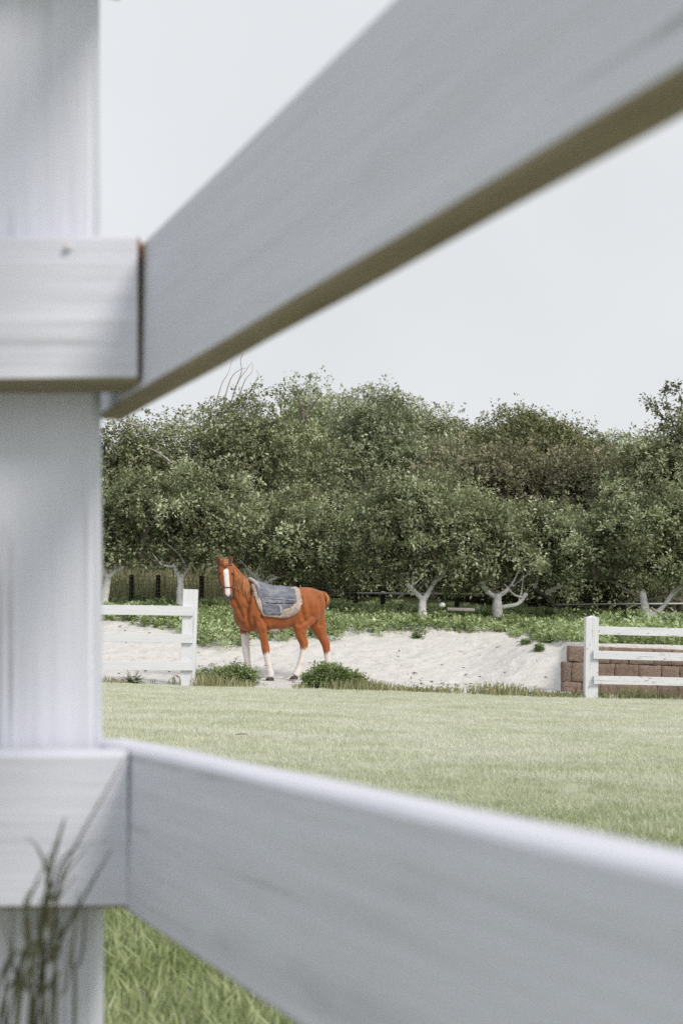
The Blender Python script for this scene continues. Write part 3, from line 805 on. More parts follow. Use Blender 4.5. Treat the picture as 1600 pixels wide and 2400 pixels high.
wtree('brown tinged thicket tree below the yellow green tree', 1160, 36.5, [(1110, 1080, 130, 62), (1210, 1090, 120, 62), (1190, 1170, 150, 85), (1090, 1170, 100, 80)],
     'leaf_brown', 2600, 0.10, 0.16)
wtree('olive brown thicket tree above the shaded apple tree', 1390, 36, [(1370, 1095, 120, 60), (1450, 1120, 110, 70), (1390, 1190, 150, 85), (1300, 1180, 90, 80)],
     'leaf_brown', 2500, 0.10, 0.16, vshift=-0.06)
wtree('shaded green tree filling the gap behind the central apple tree', 1010, 33.5, [(1010, 1150, 110, 75), (830, 1210, 90, 90), (1090, 1220, 90, 80), (930, 1220, 140, 100)],
     'leaf_dark', 1900, 0.095, 0.16)
wtree('shaded green tree filling the gap above the horse', 760, 33, [(740, 1200, 110, 90), (660, 1180, 90, 80), (800, 1270, 90, 90), (690, 1280, 120, 70)],
     'leaf_dark', 1700, 0.095, 0.16, vshift=-0.08)
wtree('shaded green tree behind the two apple trees near the wall', 1320, 33, [(1300, 1260, 150, 90), (1460, 1260, 130, 90), (1180, 1270, 90, 80), (1380, 1330, 200, 60)],
     'leaf_dark', 1900, 0.095, 0.16, vshift=-0.1)
wtree('shaded green tree behind the apple tree by the square post', 370, 32.5, [(330, 1240, 110, 80), (470, 1270, 130, 70), (260, 1290, 90, 60), (560, 1290, 100, 60)],
     'leaf_dark', 1600, 0.09, 0.16, vshift=-0.12)
# undergrowth closing the floor of the wood
def scatter(n, area, dens=None):
    X = rng.uniform(area[0], area[1], n); Y = rng.uniform(area[2], area[3], n)
    if dens is not None:
        k = dens(X, Y) > rng.random(n); X, Y = X[k], Y[k]
    return X, Y
X, Y = scatter(1500, (-10, 11, 31.0, 42))
cz = ground_z(X, Y) + rng.uniform(0, 1.0, len(X))
V, F, var = clump_leaves(np.stack([X, Y, cz], 1), rng.normal(size=(len(X), 3)) * .5 + np.array([0, 0, 1]), rng.uniform(.4, .9, len(X)), 16, 0.13, vclump=0.25 + rng.random(len(X)) * 0.6)
tag(link('undergrowth', mesh_np('undergrowth', V, F, {'var': var}), M['leaf_dark']), 'dark leafy undergrowth on the floor of the wood', 'undergrowth', kind='stuff')

# ------------------------------------------------------------------ weeds, bushes and grasses
bound = [(-60, 1452), (235, 1457), (330, 1466), (420, 1482), (452, 1512), (500, 1528), (560, 1524), (600, 1506), (700, 1500), (800, 1496), (900, 1489), (980, 1478), (1060, 1484), (1150, 1484), (1240, 1494), (1330, 1506), (1420, 1512), (1700, 1520)]
bw = [ground_hit(x, y) for x, y in bound]
bX = np.array([p.x for p in bw]); bY = np.array([p.y for p in bw])
def weed_front(X): return np.interp(X, bX, bY)
X, Y = scatter(15000, (-7.5, 8.5, 21.4, 30.5))
keep = Y > weed_front(X) + 0.18 * np.sin(X * 5.1) * np.sin(X * 2.3 + 1) + rng.normal(size=len(X)) * 0.08
X, Y = X[keep], Y[keep]
def weeds(X, Y, hmin, hmax, size, nl, mat, name, label, cat, vbase=None):
    z = ground_z(X, Y)
    n = len(X)
    ax = rng.normal(size=(n, 3)) * 0.28 + np.array([0, 0, 1.0])
    cl = rng.uniform(hmin, hmax, n) * (1 - 0.62 * sstep(25.8, 27.0, Y)) * np.clip(0.8 + 0.75 * wob(X * 2.7, Y * 2.2), 0.35, 1.5)
    vc = np.clip(0.5 + 0.35 * wob(X * 1.9, Y * 2.1) + rng.normal(size=n) * 0.22, 0, 1) if vbase is None else vbase
    V, F, var = clump_leaves(np.stack([X, Y, z], 1), ax, cl, nl, size, spread=0.42, upbias=0.9, vclump=vc)
    return tag(link(name, mesh_np(name, V, F, {'var': var}), M[mat]), label, cat, kind='stuff')
hs = 0.16 + 0.16 * (wob(X * 1.3 + 4, Y * 1.7) * 0.5 + 0.5)
weeds(X, Y, 0.15, 0.46, 0.075, 20, 'leaf_weed', 'weeds', 'bright green leafy weeds along the top of the sand bank', 'weeds')
# tall pale grass behind the wire fence and at the wood's edge
def blades(X, Y, Z, h, w, lean, var, bend=0.35):
    n = len(X); a = rng.uniform(0, 6.283, n)
    d = np.stack([np.cos(a), np.sin(a)], 1) * (lean * rng.random(n))[:, None]
    f = rng.uniform(-0.9, 0.9, n); s = np.stack([np.cos(f), np.sin(f)], 1) * (w * .5)[:, None]
    V = np.zeros((n, 5, 3))
    base = np.stack([X, Y, Z], 1)
    V[:, 0] = base; V[:, 0, :2] -= s; V[:, 1] = base; V[:, 1, :2] += s
    mid = base.copy(); mid[:, :2] += d * h[:, None] * 0.35; mid[:, 2] += h * 0.6
    V[:, 2] = mid; V[:, 2, :2] += s * 0.8; V[:, 3] = mid; V[:, 3, :2] -= s * 0.8
    tip = base.copy(); tip[:, :2] += d * h[:, None]; tip[:, 2] += h
    V[:, 4] = tip
    k = np.arange(n) * 5
    F = np.concatenate([np.stack([k, k + 1, k + 2], 1), np.stack([k, k + 2, k + 3], 1), np.stack([k + 3, k + 2, k + 4], 1)])
    return V.reshape(-1, 3), F, np.repeat(var, 5)
def grass(name, label, X, Y, Z, h, w, lean, var, mat, kind='stuff', cat='grass'):
    V, F, va = blades(X, Y, Z, h, w, lean, var)
    o = link(name, mesh_np(name, V, F, {'var': va}), M[mat])
    return tag(o, label, cat, kind=kind)
n = 14000
X = rng.uniform(-7.5, 9.5, n); Y = rng.uniform(29.2, 32.0, n)
k = rng.random(n) < np.where(X < -1.5, 1.0, 0.0)
X, Y = X[k], Y[k]; n = len(X)
grass('tall_grass', 'tall pale grass standing behind the wire fence', X, Y, ground_z(X, Y), rng.uniform(.3, .75, n) * np.where(X < -1.6, 1, .7), np.full(n, .018), 0.35, rng.uniform(0.3, 1, n), 'dry_grass')

# dry strip along the lawn's far edge
n = 16000
X = rng.uniform(-6, 8, n); Y = lawn_edge(X) + rng.uniform(-0.05, 0.55, n)
px_ = 800 + F_PX * X / Y
dens = np.where(px_ < 300, 0.5, np.where(px_ < 455, 0.10, np.where(px_ < 600, 0.6, np.where(px_ < 690, 0.02, 0.75))))
dens = dens * (0.55 + 0.45 * np.sin(X * 4.3) * np.sin(X * 1.7 + 2))
k = rng.random(n) < dens; X, Y = X[k], Y[k]; n = len(X)
hh = rng.uniform(.06, .20, n) * (0.75 + 0.35 * np.sin(X * 3.1 + 1))
grass('verge_grass', 'uneven dry grass verge along the far lawn edge', X, Y, ground_z(X, Y), hh, np.full(n, .012), 0.6, np.clip(rng.normal(0.35, .25, n), 0, 1), 'dry_grass')
X, Y = scatter(700, (-0.5, 8, 19.6, 22)); k = (Y > lawn_edge(X)) & (Y < lawn_edge(X) + 0.45); X, Y = X[k], Y[k]
weeds(X, Y, 0.08, 0.2, 0.045, 10, 'leaf_bush', 'verge_weeds', 'low weeds mixed into the dry verge grass', 'weeds', rng.random(len(X)) * 0.6)

# dry litter on the sand
n = 110
X = rng.uniform(-6, 3.3, n); Y = rng.uniform(20.8, 26.0, n)
k = Y < weed_front(X) + 0.1; X, Y = X[k], Y[k]; n = len(X)
V, F, var = leaf_arrays(np.stack([X, Y, sand_z(X, Y) + 0.012], 1), rng.normal(size=(n, 3)) * np.array([1, 1, .15]), rng.normal(size=(n, 3)) * .3 + np.array([0, -.3, 1]), rng.uniform(.04, .16, n), rng.uniform(.012, .04, n), rng.random(n) * .4)
M['litter'] = leaf_mat('dry_litter', [(0.0, (.09, .06, .04)), (0.6, (.22, .15, .10)), (1.0, (.35, .28, .2))], 0.1, 0.7)
tag(link('litter', mesh_np('litter', V, F, {'var': var}), M['litter']), 'scattered dry leaves and twigs on the sand', 'litter', kind='stuff')
# leafy bushes in front of the horse
def bush(name, label, blobs, n_clump, n_leaf, size, mat='leaf_bush', cat='bush', clen=(0.08, 0.16), up=0.8):
    base = Vector(np.mean([b[0] for b in blobs], 0)); base.z = float(ground_z(base.x, base.y))
    t = empty(name, base); tag(t, label, cat)
    V, F, var = crown(blobs, n_clump, n_leaf, size, clen, 0.42, 0.16, up=up)
    V[:, 2] = np.maximum(V[:, 2], ground_z(V[:, 0], V[:, 1]) + 0.004)
    link('foliage', mesh_np('foliage', V, F, {'var': var}), M[mat], t)
    mb = MB()
    pts, _, _ = blob_points(blobs, 24, 0.5, 0.1)
    for q in pts:
        q = Vector(q); b0 = base + Vector((random.uniform(-.1, .1), random.uniform(-.05, .05), 0))
        mb.tube([b0, b0.lerp(q, 0.5) + Vector((0, 0, .03)), q], [.008, .006, .004], 5)
    mb.build('stems', M['bark'], t)
    return t
YB = 20.25
bush('leafy_bush', 'low dense dark green bush before the horse\'s hind legs',
     blobs_px([(775, 1592, 46, 20), (742, 1600, 32, 13), (815, 1600, 34, 13), (765, 1582, 26, 13), (846, 1608, 14, 5)], YB), 750, 13, 0.045)
bush('weed_clump', 'feathery green weed clump before the horse\'s front legs',
     blobs_px([(500, 1600, 34, 14), (545, 1596, 34, 18), (578, 1598, 22, 16), (472, 1604, 20, 9), (562, 1588, 18, 14)], YB - 0.05), 620, 14, 0.040, cat='weed clump', clen=(0.1, 0.22))
def rosette(name, label, x, y, Y, n, L):
    b = at(x, y, Y); b.z = float(ground_z(b.x, b.y))
    t = empty(name, b); tag(t, label, 'fern')
    for i in range(n):
        a = 2 * math.pi * i / n + random.uniform(-.2, .2); el = random.uniform(0.35, 1.15)
        l = L * random.uniform(.75, 1.1)
        dx = Vector((math.cos(a), math.sin(a) * .8, 0))
        pts = [b + dx * (l * t_ * math.cos(el)) + Vector((0, 0, l * (t_ * math.sin(el) - 0.35 * t_ * t_ * math.cos(el)))) for t_ in (0, .3, .6, .85, 1.0)]
        P, Dn, Nn = [], [], []
        for k in range(4):
            for j in range(4):
                q = pts[k].lerp(pts[k + 1], j / 4); dr = (pts[k + 1] - pts[k]).normalized()
                sd_ = dr.cross(Vector((0, 0, 1))).normalized()
                for sg in (-1, 1):
                    P.append(q); Dn.append(dr * .6 + sd_ * sg); Nn.append(Vector((0, 0, 1)) + dr * .2)
        P, Dn, Nn = np.array(P), np.array(Dn), np.array(Nn)
        m = len(P); tt = np.repeat(np.linspace(0, 1, m // 2), 2)
        V, F, var = leaf_arrays(P, Dn, Nn, 0.075 * (1.05 - tt * .8) * L / .34, 0.026 * (1.1 - tt * .7) * L / .34, np.clip(rng.random(m) * .5 + .1 + random.uniform(0, .3), 0, 1))
        link('frond', mesh_np('frond', V, F, {'var': var}), M['leaf_bush'], t)
rosette('fern', 'dark green rosette fern below the paddock fence\'s bottom rail', 312, 1606, YB - 0.6, 22, 0.26)
# small tufts on the sand near the wall
for (x, y) in ((1232, 1512), (1262, 1526), (1290, 1506), (978, 1496)):
    g = ground_hit(x, y)
    X = g.x + np.clip(rng.normal(size=40), -1.4, 1.4) * 0.04; Y = g.y + np.clip(rng.normal(size=40), -1.4, 1.4) * 0.025
    V, F, var = clump_leaves(np.stack([X, Y, ground_z(X, Y)], 1), rng.normal(size=(40, 3)) * .3 + np.array([0, 0, 1]), rng.uniform(.05, .12, 40), 7, 0.05)
    tag(link('sand_weed', mesh_np('sand_weed', V, F, {'var': var}), M['leaf_bush']),
        {1232: 'taller weed tuft on the sand left of the block wall', 1262: 'flat weed tuft on the sand close to the block wall corner', 1290: 'weed tuft at the sand\'s top edge by the block wall', 978: 'small weed tuft on the sand crest at centre'}[x], 'weed', 'weed tufts on the sand')

# ------------------------------------------------------------------ lawn grass (geometry-node scatter of blade tufts)
def tuft_mesh(seed, nb=46, r=0.085, hmin=.012, hmax=.036):
    global rng
    a = rng.uniform(0, 6.283, nb); q = r * np.sqrt(rng.random(nb))
    X, Y = q * np.cos(a), q * np.sin(a)
    V, F, va = blades(X, Y, np.full(nb, -.004), rng.uniform(hmin, hmax, nb), rng.uniform(.0022, .0042, nb), 0.95, rng.random(nb))
    me = mesh_np('tuft', V, F, {'var': va}); return me
def lawn_grass_mat():
    m, nt, N, L, out = new_mat('lawn_grass')
    a = N.new('ShaderNodeAttribute'); a.attribute_name = 'var'
    geo = N.new('ShaderNodeNewGeometry')
    n1 = tex_noise(N, L, mapping(N, L, geo.outputs['Position'], (0.7, 1.6, 1)), 1.0, 5, 0.65)
    r = ramp(N, [(0.0, (0.46, 0.47, 0.34)), (0.3, (0.61, 0.62, 0.50)), (0.65, (0.75, 0.76, 0.68)), (1.0, (0.83, 0.83, 0.78))])
    L.new(a.outputs['Fac'], r.inputs[0])
    rr = ramp(N, [(0.38, (0, 0, 0)), (0.62, (1, 1, 1))]); L.new(n1.outputs['Fac'], rr.inputs[0])
    col = mixrgb(N, L, rr.outputs[0], mixrgb(N, L, 1.0, r.outputs[0], (0.82, 0.86, 0.72), 'MULTIPLY'), mixrgb(N, L, 0.35, r.outputs[0], (0.74, 0.77, 0.68)))
    sp = N.new('ShaderNodeSeparateXYZ'); L.new(geo.outputs['Position'], sp.inputs[0])
    nr_ = N.new('ShaderNodeMapRange'); nr_.inputs['From Min'].default_value = 9.0; nr_.inputs['From Max'].default_value = 3.5; L.new(sp.outputs['Y'], nr_.inputs['Value'])
    col = mixrgb(N, L, nr_.outputs[0], col, mixrgb(N, L, 1.0, col, (0.52, 0.59, 0.36), 'MULTIPLY'))
    p = principled(N, L, None, col, 0.5, None, 0.5)
    t = N.new('ShaderNodeBsdfTranslucent'); L.new(col, t.inputs['Color'])
    ms = N.new('ShaderNodeMixShader'); ms.inputs[0].default_value = 0.3
    L.new(p.outputs[0], ms.inputs[1]); L.new(t.outputs[0], ms.inputs[2]); L.new(ms.outputs[0], out.inputs['Surface'])
    return m
M['lawn_grass'] = lawn_grass_mat()
def gn_scatter(name, label, pts, scl, tufts, mat):
    n = len(pts)
    me = bpy.data.meshes.new(name); me.vertices.add(n); me.vertices.foreach_set('co', np.asarray(pts, np.float32).ravel())
    for an, av in (('scl', scl), ('rz', rng.uniform(0, 6.283, n))):
        a = me.attributes.new(an, 'FLOAT', 'POINT'); a.data.foreach_set('value', np.asarray(av, np.float32))
    o = bpy.data.objects.new(name, me); C.objects.link(o)
    ng = bpy.data.node_groups.new(name, 'GeometryNodeTree')
    ng.interface.new_socket('Geometry', in_out='INPUT', socket_type='NodeSocketGeometry')
    ng.interface.new_socket('Geometry', in_out='OUTPUT', socket_type='NodeSocketGeometry')
    N, L = ng.nodes, ng.links
    gi, go = N.new('NodeGroupInput'), N.new('NodeGroupOutput')
    join = N.new('GeometryNodeJoinGeometry')
    idx = N.new('GeometryNodeInputIndex')
    for i, t in enumerate(tufts):
        oi = N.new('GeometryNodeObjectInfo'); oi.inputs['Object'].default_value = t
        oi.inputs['As Instance'].default_value = True
        iop = N.new('GeometryNodeInstanceOnPoints')
        md = N.new('FunctionNodeCompare'); md.data_type = 'INT'; md.operation = 'EQUAL'
        mm = N.new('ShaderNodeMath'); mm.operation = 'MODULO'; mm.inputs[1].default_value = len(tufts)
        L.new(idx.outputs[0], mm.inputs[0]); L.new(mm.outputs[0], md.inputs[2]); md.inputs[3].default_value = i
        na = N.new('GeometryNodeInputNamedAttribute'); na.data_type = 'FLOAT'; na.inputs['Name'].default_value = 'scl'
        nr = N.new('GeometryNodeInputNamedAttribute'); nr.data_type = 'FLOAT'; nr.inputs['Name'].default_value = 'rz'
        cx = N.new('ShaderNodeCombineXYZ'); L.new(nr.outputs['Attribute'], cx.inputs['Z'])
        L.new(gi.outputs[0], iop.inputs['Points']); L.new(md.outputs[0], iop.inputs['Selection'])
        L.new(oi.outputs['Geometry'], iop.inputs['Instance']); L.new(cx.outputs[0], iop.inputs['Rotation']); L.new(na.outputs['Attribute'], iop.inputs['Scale'])
        L.new(iop.outputs[0], join.inputs[0])
    L.new(join.outputs[0], go.inputs[0])
    md = o.modifiers.new('scatter', 'NODES'); md.node_group = ng
    tag(o, label, 'grass', kind='stuff')
    return o
tufts = []
for i in range(4):
    me = tuft_mesh(i); me.materials.append(M['lawn_grass'])
    tufts.append(bpy.data.objects.new('grass_tuft', me))      # only a source for the scatter, never in the scene itself
def lawn_points(dens, y0, y1):
    nmax = int((y1 - y0) * (0.62 * y1 + 3.0) * dens)
    Y = rng.uniform(y0, y1, nmax); X = rng.uniform(-1, 1, nmax) * (0.31 * y1 + 1.5)
    k = (np.abs(X) < 0.31 * Y + 1.5) & (Y < lawn_edge(X) + 0.02); X, Y = X[k], Y[k]
    Z = lawn_z(X) + 0.012 * np.sin(X * 1.3 + Y * .7) + .004
    return np.stack([X, Y, Z], 1)
P = np.concatenate([lawn_points(230, 0.4, 7), lawn_points(170, 7, 13), lawn_points(120, 13, 20.8)])
patch = 0.5 + 0.5 * wob(P[:, 0] * 1.1, P[:, 1] * 1.3)
scl = rng.uniform(0.7, 1.25, len(P)) * (0.8 + 0.35 * patch) * np.where(P[:, 1] < 5, 1.7, 1.0)
gn_scatter('lawn_grass', 'short pale blades of the mown lawn', P, scl, tufts, M['lawn_grass'])

# tall dark grass against the near fence
M['blade'] = leaf_mat('dark_blade', [(0.0, (.035, .038, .018)), (1.0, (.13, .13, .065))], 0.25, 0.5)
def tuft_near():
    b = at(60, 2500, 1.02)
    t = empty('tall_grass_tuft', (b.x, 1.02, -0.04)); tag(t, 'blurred dark tall grass blades against the near corner post', 'grass tuft')
    spec = [((40, 2400), (60, 2150), (150, 1935)), ((70, 2400), (100, 2150), (140, 1960), (154, 1915)), ((20, 2400), (90, 2200), (150, 2010), (258, 1965)),
            ((110, 2400), (120, 2200), (150, 2040), (305, 1755)), ((150, 2400), (170, 2250), (185, 2090)), ((60, 2400), (70, 2200), (60, 2110), (105, 2060)),
            ((10, 2400), (30, 2250), (28, 2120)), ((90, 2420), (85, 2250), (95, 2100)), ((130, 2420), (95, 2280), (80, 2130)), ((170, 2430), (130, 2270), (110, 2080), (120, 2000)),
            ((0, 2430), (60, 2290), (130, 2120), (180, 2050)), ((45, 2430), (40, 2300), (10, 2160)), ((140, 2430), (150, 2330), (165, 2200)), ((100, 2430), (60, 2320), (20, 2230)),
            ((80, 2430), (130, 2230), (210, 2080), (262, 1990)), ((150, 2430), (140, 2200), (100, 2010), (62, 1960)), ((30, 2430), (100, 2250), (190, 2130)), ((120, 2430), (185, 2260), (200, 2120)), ((55, 2430), (110, 2260), (140, 2080), (205, 1985))]
    for i, s in enumerate(spec):
        Yb = 1.0 + 0.07 * ((i * 37) % 10) / 10
        pts = [at(x, y, Yb) for x, y in s]
        pts[0].x += random.uniform(-.03, .012)
        root = Vector((pts[0].x - (pts[1].x - pts[0].x) * .4, Yb, -0.05))
        pts = [root] + pts
        w = [random.uniform(.0010, .0019)] * (len(pts) - 2) + [0.0011, 0.0004]
        p, r = smooth_path(pts, w, 5)
        V, F = [], []
        for j, (q, ww) in enumerate(zip(p, r)):
            V += [q + Vector((-ww, 0, 0)), q + Vector((0, -ww * .5, 0)), q + Vector((ww, 0, 0))]
            if j: F += [(3 * j - 3, 3 * j - 2, 3 * j + 1, 3 * j), (3 * j - 2, 3 * j - 1, 3 * j + 2, 3 * j + 1)]
        me = bpy.data.meshes.new('blade'); me.from_pydata([tuple(v) for v in V], [], F)
        a = me.attributes.new('var', 'FLOAT', 'POINT'); a.data.foreach_set('value', np.full(len(V), random.uniform(0, .6), np.float32))
        link('blade', me, M['blade'], t)
tuft_near()

# ------------------------------------------------------------------ wire fence, pipe rail fence and small things behind
YW = 29.0
wf = empty('wire_fence', gb(300, YW)); tag(wf, 'rusty wire mesh fence on dark posts left of the horse', 'fence')
for (x, yt, w) in ((188, 1346, 10), (308, 1348, 11), (370, 1348, 11), (472, 1350, 12), (600, 1352, 11), (700, 1358, 11)):
    p = gb(x, YW); top = at(x + 1, yt, YW)
    MB().tube([Vector((p.x, YW, p.z - .2)), top], w * .5 * YW / F_PX, 8).build('post', M['dark_wood'], wf, False)
wm = MB()
for k in range(8):
    a, b = at(100, 1347 + k * 9, YW - .06), at(835, 1362 + k * 9, YW - .06)
    wm.tube([a, b], 0.004, 4, cap=False)
for x in np.arange(100, 830, 9):
    wm.tube([at(x, 1347 + (x - 100) * .02, YW - .06), at(x, 1412 + (x - 100) * .02, YW - .06)], 0.003, 4, cap=False)
wm.build('wire_mesh', M['wire'], wf)
pf = empty('pipe_rail_fence', gb(1200, 30)); tag(pf, 'thin grey pipe rail on dark posts under the apple trees', 'fence')
YP = 29.6
for (x0, y0, x1, y1) in ((835, 1390, 1132, 1393), (1300, 1417, 1700, 1414)):
    MB().tube([at(x0, y0, YP), at(x1, y1, YP)], 2.1 * YP / F_PX, 8).build('rail', M['metal'], pf)
for (x, yt) in ((833, 1386), (897, 1388), (1070, 1392), (1345, 1414), (1460, 1413), (1590, 1412)):
    p = gb(x, YP + .06); MB().tube([Vector((p.x, YP + .06, p.z - .2)), at(x, yt, YP + .06)], 6 * YP / F_PX, 8).build('post', M['dark_wood'], pf, False)
# leaning pale stick, plank in the weeds, stone
a, b = at(1524, 1424, 27.3), at(1566, 1452, 27.2)
tag(MB().tube([a, b], [.022, .02], 7).build('stick', M['bark_pale'], None), 'pale straight stick leaning against the wide apple tree', 'stick')
a, b = at(1048, 1429, 27.5), at(1112, 1431, 27.5)
pl = place_board('plank', a, b, Vector((0, -.3, 1)), 0.035, 0.10, M['bark_pale'], None, 77, 0.002, 1, 8); tag(pl, 'pale plank lying in the weeds by the forked apple tree', 'plank')
def rock(name, label, p, r, seed, mat='stone'):
    bm = bmesh.new(); bmesh.ops.create_icosphere(bm, subdivisions=2, radius=1.0)
    for v in bm.verts:
        n = noise.noise(v.co * 1.6 + Vector((seed, 0, 0)))
        v.co = Vector((v.co.x * r[0], v.co.y * r[1], v.co.z * r[2])) * (1 + .35 * n)
    me = bpy.data.meshes.new(name); bm.to_mesh(me); bm.free()
    o = link(name, me, M[mat]); o.location = p
    return tag(o, label, 'stone')
p = at(1035, 1418, 27.6); rock('stone', 'pale stone half hidden in weeds near the plank', p, (.07, .06, .05), 3)
p = ground_hit(1292, 1634); rock('stone', 'flat white stone at the lawn edge left of the round-topped post', p + Vector((0, 0, .012)), (.06, .04, .02), 5)
p = ground_hit(1312, 1633); rock('stone', 'small white stone nearer the round-topped post', p + Vector((0, 0, .012)), (.035, .03, .02), 8)
# twig on the lawn
a = ground_hit(552, 1739); b = ground_hit(580, 1738)
tag(MB().tube([a + Vector((0, 0, .045)), a.lerp(b, .5) + Vector((0, .01, .05)), b + Vector((0, 0, .047))], [.003, .004, .002], 5).build('twig', M['bark'], None), 'short dark twig lying on the lawn', 'twig')

# ------------------------------------------------------------------ horse
def hz_src(zx, zy): return 450 + zx * 400 / 1568.0, 1260 + zy * 400 / 1568.0
PHI = R(27)
FWD = Vector((-math.cos(PHI), -math.sin(PHI), 0)); LEFT = Vector((math.sin(PHI), -math.cos(PHI), 0)); UP = Vector((0, 0, 1))
HX, HY = hz_src(780, 800)
HORIG = at(HX, HY, 21.9)
def H(zx, zy, S=0.0):
    """point of the horse seen at zoom pixel (zx, zy), S metres to the horse's left of its mid plane"""
    d = ray(*hz_src(zx, zy)); o = HORIG + LEFT * S
    t = (o - CAM).dot(LEFT) / d.dot(LEFT)
    return CAM + d * t
ZPX = 400 / 1568.0 * 21.9 / F_PX
def ring_pts(c, ax1, ax2, r1, r2, n=22, e=1.0):
    out = []
    for j in range(n):
        a = 2 * math.pi * j / n
        ca, sa = math.cos(a), math.sin(a)
        out.append(c + ax1 * (math.copysign(abs(ca) ** e, ca) * r1) + ax2 * (math.copysign(abs(sa) ** e, sa) * r2))
    return out
TR = [(418, 640, 790, .09), (440, 590, 825, .15), (480, 520, 852, .205), (545, 408, 866, .235), (630, 430, 868, .265), (730, 455, 862, .285),
      (830, 470, 850, .29), (920, 468, 826, .28), (1000, 456, 796, .275), (1070, 456, 780, .27), (1130, 474, 770, .25), (1175, 505, 742, .19), (1200, 555, 690, .10)]
def trunk_section(zx):
    xs_ = [t[0] for t in TR]
    yt = np.interp(zx, xs_, [t[1] for t in TR]); yb = np.interp(zx, xs_, [t[2] for t in TR]); w = np.interp(zx, xs_, [t[3] for t in TR])
    a, b = H(zx, yt), H(zx, yb)
    return (a + b) / 2, (a - b).length / 2, float(w)
def loft(mb, secs, e=1.0):
    """secs: (point, r_inplane, r_lateral); ring plane perpendicular to path inside the mid plane"""
    rings = []
    for i, (p, r1, r2) in enumerate(secs):
        t = (secs[min(i + 1, len(secs) - 1)][0] - secs[max(i - 1, 0)][0]).normalized()
        lat = (LEFT - t * LEFT.dot(t)).normalized(); up = t.cross(lat)
        rings.append(ring_pts(p, up, lat, r1, r2))
    mb.rings(rings)
hb = MB()
rings = []
for (zx, yt, yb, w) in TR:
    c, h, w = trunk_section(zx); rings.append(ring_pts(c, UP, LEFT, h, w, 24, 0.92))
hb.rings(rings)
def ellip(c, ax, r):
    rr = []
    for i in range(1, 8):
        th = math.pi * i / 8
        rr.append(ring_pts(c + ax[0] * (math.cos(th) * r[0]), ax[1], ax[2], math.sin(th) * r[1], math.sin(th) * r[2], 12))
    hb.rings(rr)
# neck
HEADP = H(300, 225, 0.12)
ellip(H(450, 690, 0), (UP, FWD, LEFT), (.22, .12, .16))
neck = [(560, 640, 0, .20, .17), (505, 605, 0, .235, .185), (465, 555, .005, .232, .155), (424, 470, .03, .195, .118), (380, 375, .07, .158, .10), (335, 290, .11, .118, .085), (312, 250, .125, .09, .075)]
loft(hb, [(H(a, b, s), r1, r2) for a, b, s, r1, r2 in neck])
# legs
LEGS = {
 'LF': (.17, [(600, 690, .15, .09), (632, 790, .098, .075), (650, 870, .066, .062), (664, 950, .058, .054), (676, 1020, .058, .056), (681, 1062, .048, .048), (694, 1130, .043, .042), (708, 1205, .047, .046), (720, 1248, .053, .052), (716, 1284, .050, .052)]),
 'RF': (-.17, [(500, 720, .15, .09), (492, 830, .098, .075), (490, 900, .066, .062), (491, 970, .057, .054), (496, 1040, .056, .056), (503, 1085, .048, .048), (511, 1150, .043, .042), (518, 1215, .047, .046), (520, 1250, .052, .052), (516, 1280, .050, .052)]),
 'LH': (.15, [(1075, 620, .21, .11), (1030, 740, .175, .105), (990, 830, .115, .085), (1000, 905, .080, .066), (1028, 970, .066, .056), (1026, 1030, .053, .048), (1010, 1105, .046, .044), (988, 1180, .046, .045), (966, 1236, .053, .052), (945, 1272, .050, .052)]),
 'RH': (-.14, [(1105, 620, .21, .11), (1130, 740, .17, .105), (1165, 835, .115, .085), (1198, 910, .078, .064), (1228, 978, .064, .056), (1236, 1035, .052, .048), (1246, 1105, .046, .044), (1252, 1170, .047, .046), (1250, 1222, .053, .052), (1240, 1258, .050, .052)]),
}
legpts = {}
for k, (S, secs) in LEGS.items():
    P = [(H(a, b, S * (0.75 if i == 0 else 1)), r1 * (1.1 if i > 3 else 1.03), r2 * (1.1 if i > 3 else 1.03)) for i, (a, b, r1, r2) in enumerate(secs)]
    legpts[k] = P; loft(hb, P)
# muscle masses over shoulder, breast and haunch
ellip(H(585, 640, .17), (UP, FWD, LEFT), (.24, .15, .10)); ellip(H(505, 660, -.15), (UP, FWD, LEFT), (.22, .14, .09))
ellip(H(480, 740, .08), (UP, FWD, LEFT), (.17, .10, .10)); ellip(H(455, 730, -.08), (UP, FWD, LEFT), (.17, .10, .10))
ellip(H(1120, 620, .15), (UP, FWD, LEFT), (.24, .19, .13)); ellip(H(1085, 620, -.15), (UP, FWD, LEFT), (.24, .19, .13))
# tail dock
loft(hb, [(H(1165, 512, 0), .05, .05), (H(1205, 520, 0), .042, .042), (H(1232, 548, .0), .034, .034), (H(1240, 590, 0), .022, .022)])
# head (its own frame, facing the camera)
HF = Vector((0.16, -1.0, -0.05)).normalized(); HS = UP.cross(HF).normalized() * -1   # HS: to the picture's left
HS = Vector((-HF.y, HF.x, 0)).normalized() * -1
def headp(zx, zy, dep=0.0):
    """point in the head's middle plane at that zoom pixel, dep metres towards the viewer"""
    d = ray(*hz_src(zx, zy)); t = (HEADP - CAM).dot(Vector((0, 1, 0))) / d.y
    return CAM + d * t + HF * dep
HEAD = [(300, 200, .055, .06, -.02), (301, 222, .082, .085, -.01), (303, 262, .104, .115, 0), (306, 315, .116, .140, .0), (311, 365, .108, .140, .0), (317, 415, .092, .115, .025),
        (323, 460, .079, .092, .05), (327, 500, .072, .080, .065), (330, 530, .069, .072, .07), (332, 550, .056, .055, .07), (333, 562, .03, .03, .065)]
rings = []
for (zx, zy, w, d, dep) in HEAD:
    rings.append(ring_pts(headp(zx, zy, dep), HF, HS, d, w, 20, 0.9))
hb.rings(rings)
